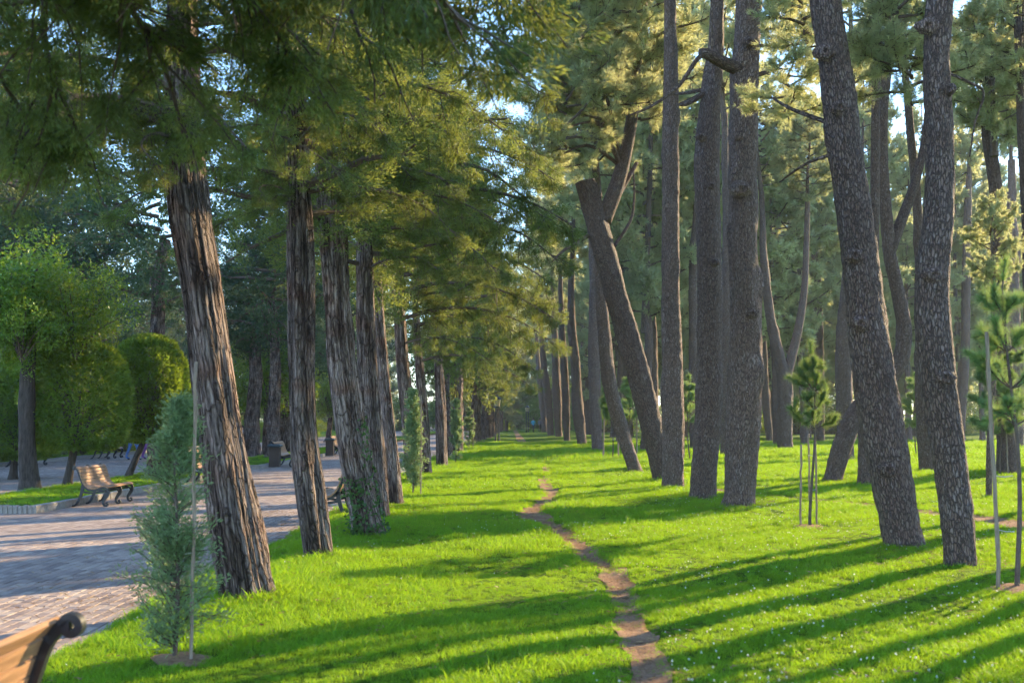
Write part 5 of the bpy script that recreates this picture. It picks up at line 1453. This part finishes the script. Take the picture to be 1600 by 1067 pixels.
def clover_mesh(seed):
    rg = np.random.default_rng(seed); s = Soup()
    add_tube(s, np.array([(0, 0, 0), (.004, 0, .06)]), np.array([.0012, .0012]), 3, 1, cap=False)
    n = 26; d = nrm(rg.normal(size=(n, 3)))
    kites(s, np.array([(.004, 0, .065)]) + d * .003, d, .013, .007, rg, 0, rg.random(n))
    return s.mesh('clover_flower', [M['clover'], M['grass']])
n = 42000
Y = 6 + 30 * rg.random(n) ** 1.6; X = rg.uniform(-3.2, 12, n)
dens = sstep(.05, .75, noise2(X * .55, Y * .5, 51) + .55 * sstep(.8, 3.0, X) - .05) * np.where(X < 0, .35, 1) + .02
keep = (rg.random(n) < dens * .20) & (X < Y * .47 + 1) & (X > lawn_edge(Y) + .1) & (path_dist(X, Y) > .1)
X, Y = X[keep], Y[keep]
P = np.stack([X, Y, height(X, Y) + rg.uniform(-.005, .03, len(X))], -1)
print('clover', len(P))
scatter('clover', P, rg.uniform(.35, .7, len(P)), np.stack([rg.normal(0, .25, len(P)), rg.normal(0, .25, len(P)), rg.uniform(0, 6.28, len(P))], -1), [clover_mesh(700 + i) for i in range(3)], 'small white clover flowers dotted through the grass')
M['litter'] = leaf_mat('dry_needle', [(0, (.16, .085, .04)), (.6, (.27, .15, .07)), (1, (.38, .26, .13))], (.4, .25, .1), .15)
def litter_mesh(seed):
    rg = np.random.default_rng(seed); s = Soup(); n = 5
    kites(s, rg.normal(0, .03, (n, 3)) * np.array([1, 1, .15]), rg.normal(size=(n, 3)) * np.array([1, 1, .12]), .06, .006, rg, 0, rg.random(n), flat=np.array([0, 0, 1.0]))
    kites(s, rg.normal(0, .04, (1, 3)) * np.array([1, 1, .1]), rg.normal(size=(1, 3)) * np.array([1, 1, .1]), .035, .02, rg, 0, rg.random(1), flat=np.array([0, 0, 1.0]))
    return s.mesh('litter', [M['litter']])
LX, LY, LZ = [], [], []
for tx, ty, tr in TREES:
    if ty > 36 or tx < -4 or tx > 12 or tr < .1: continue
    m = 60; rr = tr + np.abs(rg.normal(0, .55, m)); aa = rg.uniform(0, 6.28, m)
    LX.append(tx + rr * np.cos(aa)); LY.append(ty + rr * np.sin(aa)); LZ.append(rg.uniform(.0, .05, m))
m = 700; u = rg.random(m); pp = PATH_F[(u * 210).astype(int)]; LX.append(pp[:, 0] + rg.normal(0, .12, m)); LY.append(pp[:, 1] + rg.normal(0, .2, m)); LZ.append(np.full(m, .012))
m = 900; ly = rg.uniform(6.5, 22, m); LX.append(lawn_edge(ly) - np.abs(rg.normal(0, .9, m))); LY.append(ly); LZ.append(np.full(m, .004))
m = 900; LX.append(rg.uniform(-3, 8, m)); LY.append(rg.uniform(6.5, 22, m)); LZ.append(rg.uniform(.03, .06, m))
LX, LY, LZ = np.concatenate(LX), np.concatenate(LY), np.concatenate(LZ)
on = LX > lawn_edge(LY)
LZ = LZ + np.where(on, height(LX, LY), 0)
scatter('needle_litter', np.stack([LX, LY, LZ], -1), rg.uniform(.6, 1.3, len(LX)), np.stack([rg.normal(0, .1, len(LX)), rg.normal(0, .1, len(LX)), rg.uniform(0, 6.28, len(LX))], -1), [litter_mesh(720 + i) for i in range(4)], 'dry brown needles and leaves scattered under the trees')
tot = sum(len(m.polygons) for m in bpy.data.meshes)
print('unique polygons', tot)

# ------------------------------------------------------------------ the air: light haze
hm, ht, ho = new_mat('haze')
pv = N(ht, 'ShaderNodeVolumePrincipled'); pv.inputs['Color'].default_value = (.70, .80, 1.0, 1); pv.inputs['Density'].default_value = 0.00042; pv.inputs['Anisotropy'].default_value = .35
ht.links.new(pv.outputs[0], ho.inputs['Volume'])
hs_ = Soup(); add_box(hs_, -920, 920, -320, 1620, -2.0, 34)
tag(link('haze', hs_.mesh('haze', [hm])), kind='stuff')
S.cycles.volume_bounces = 0
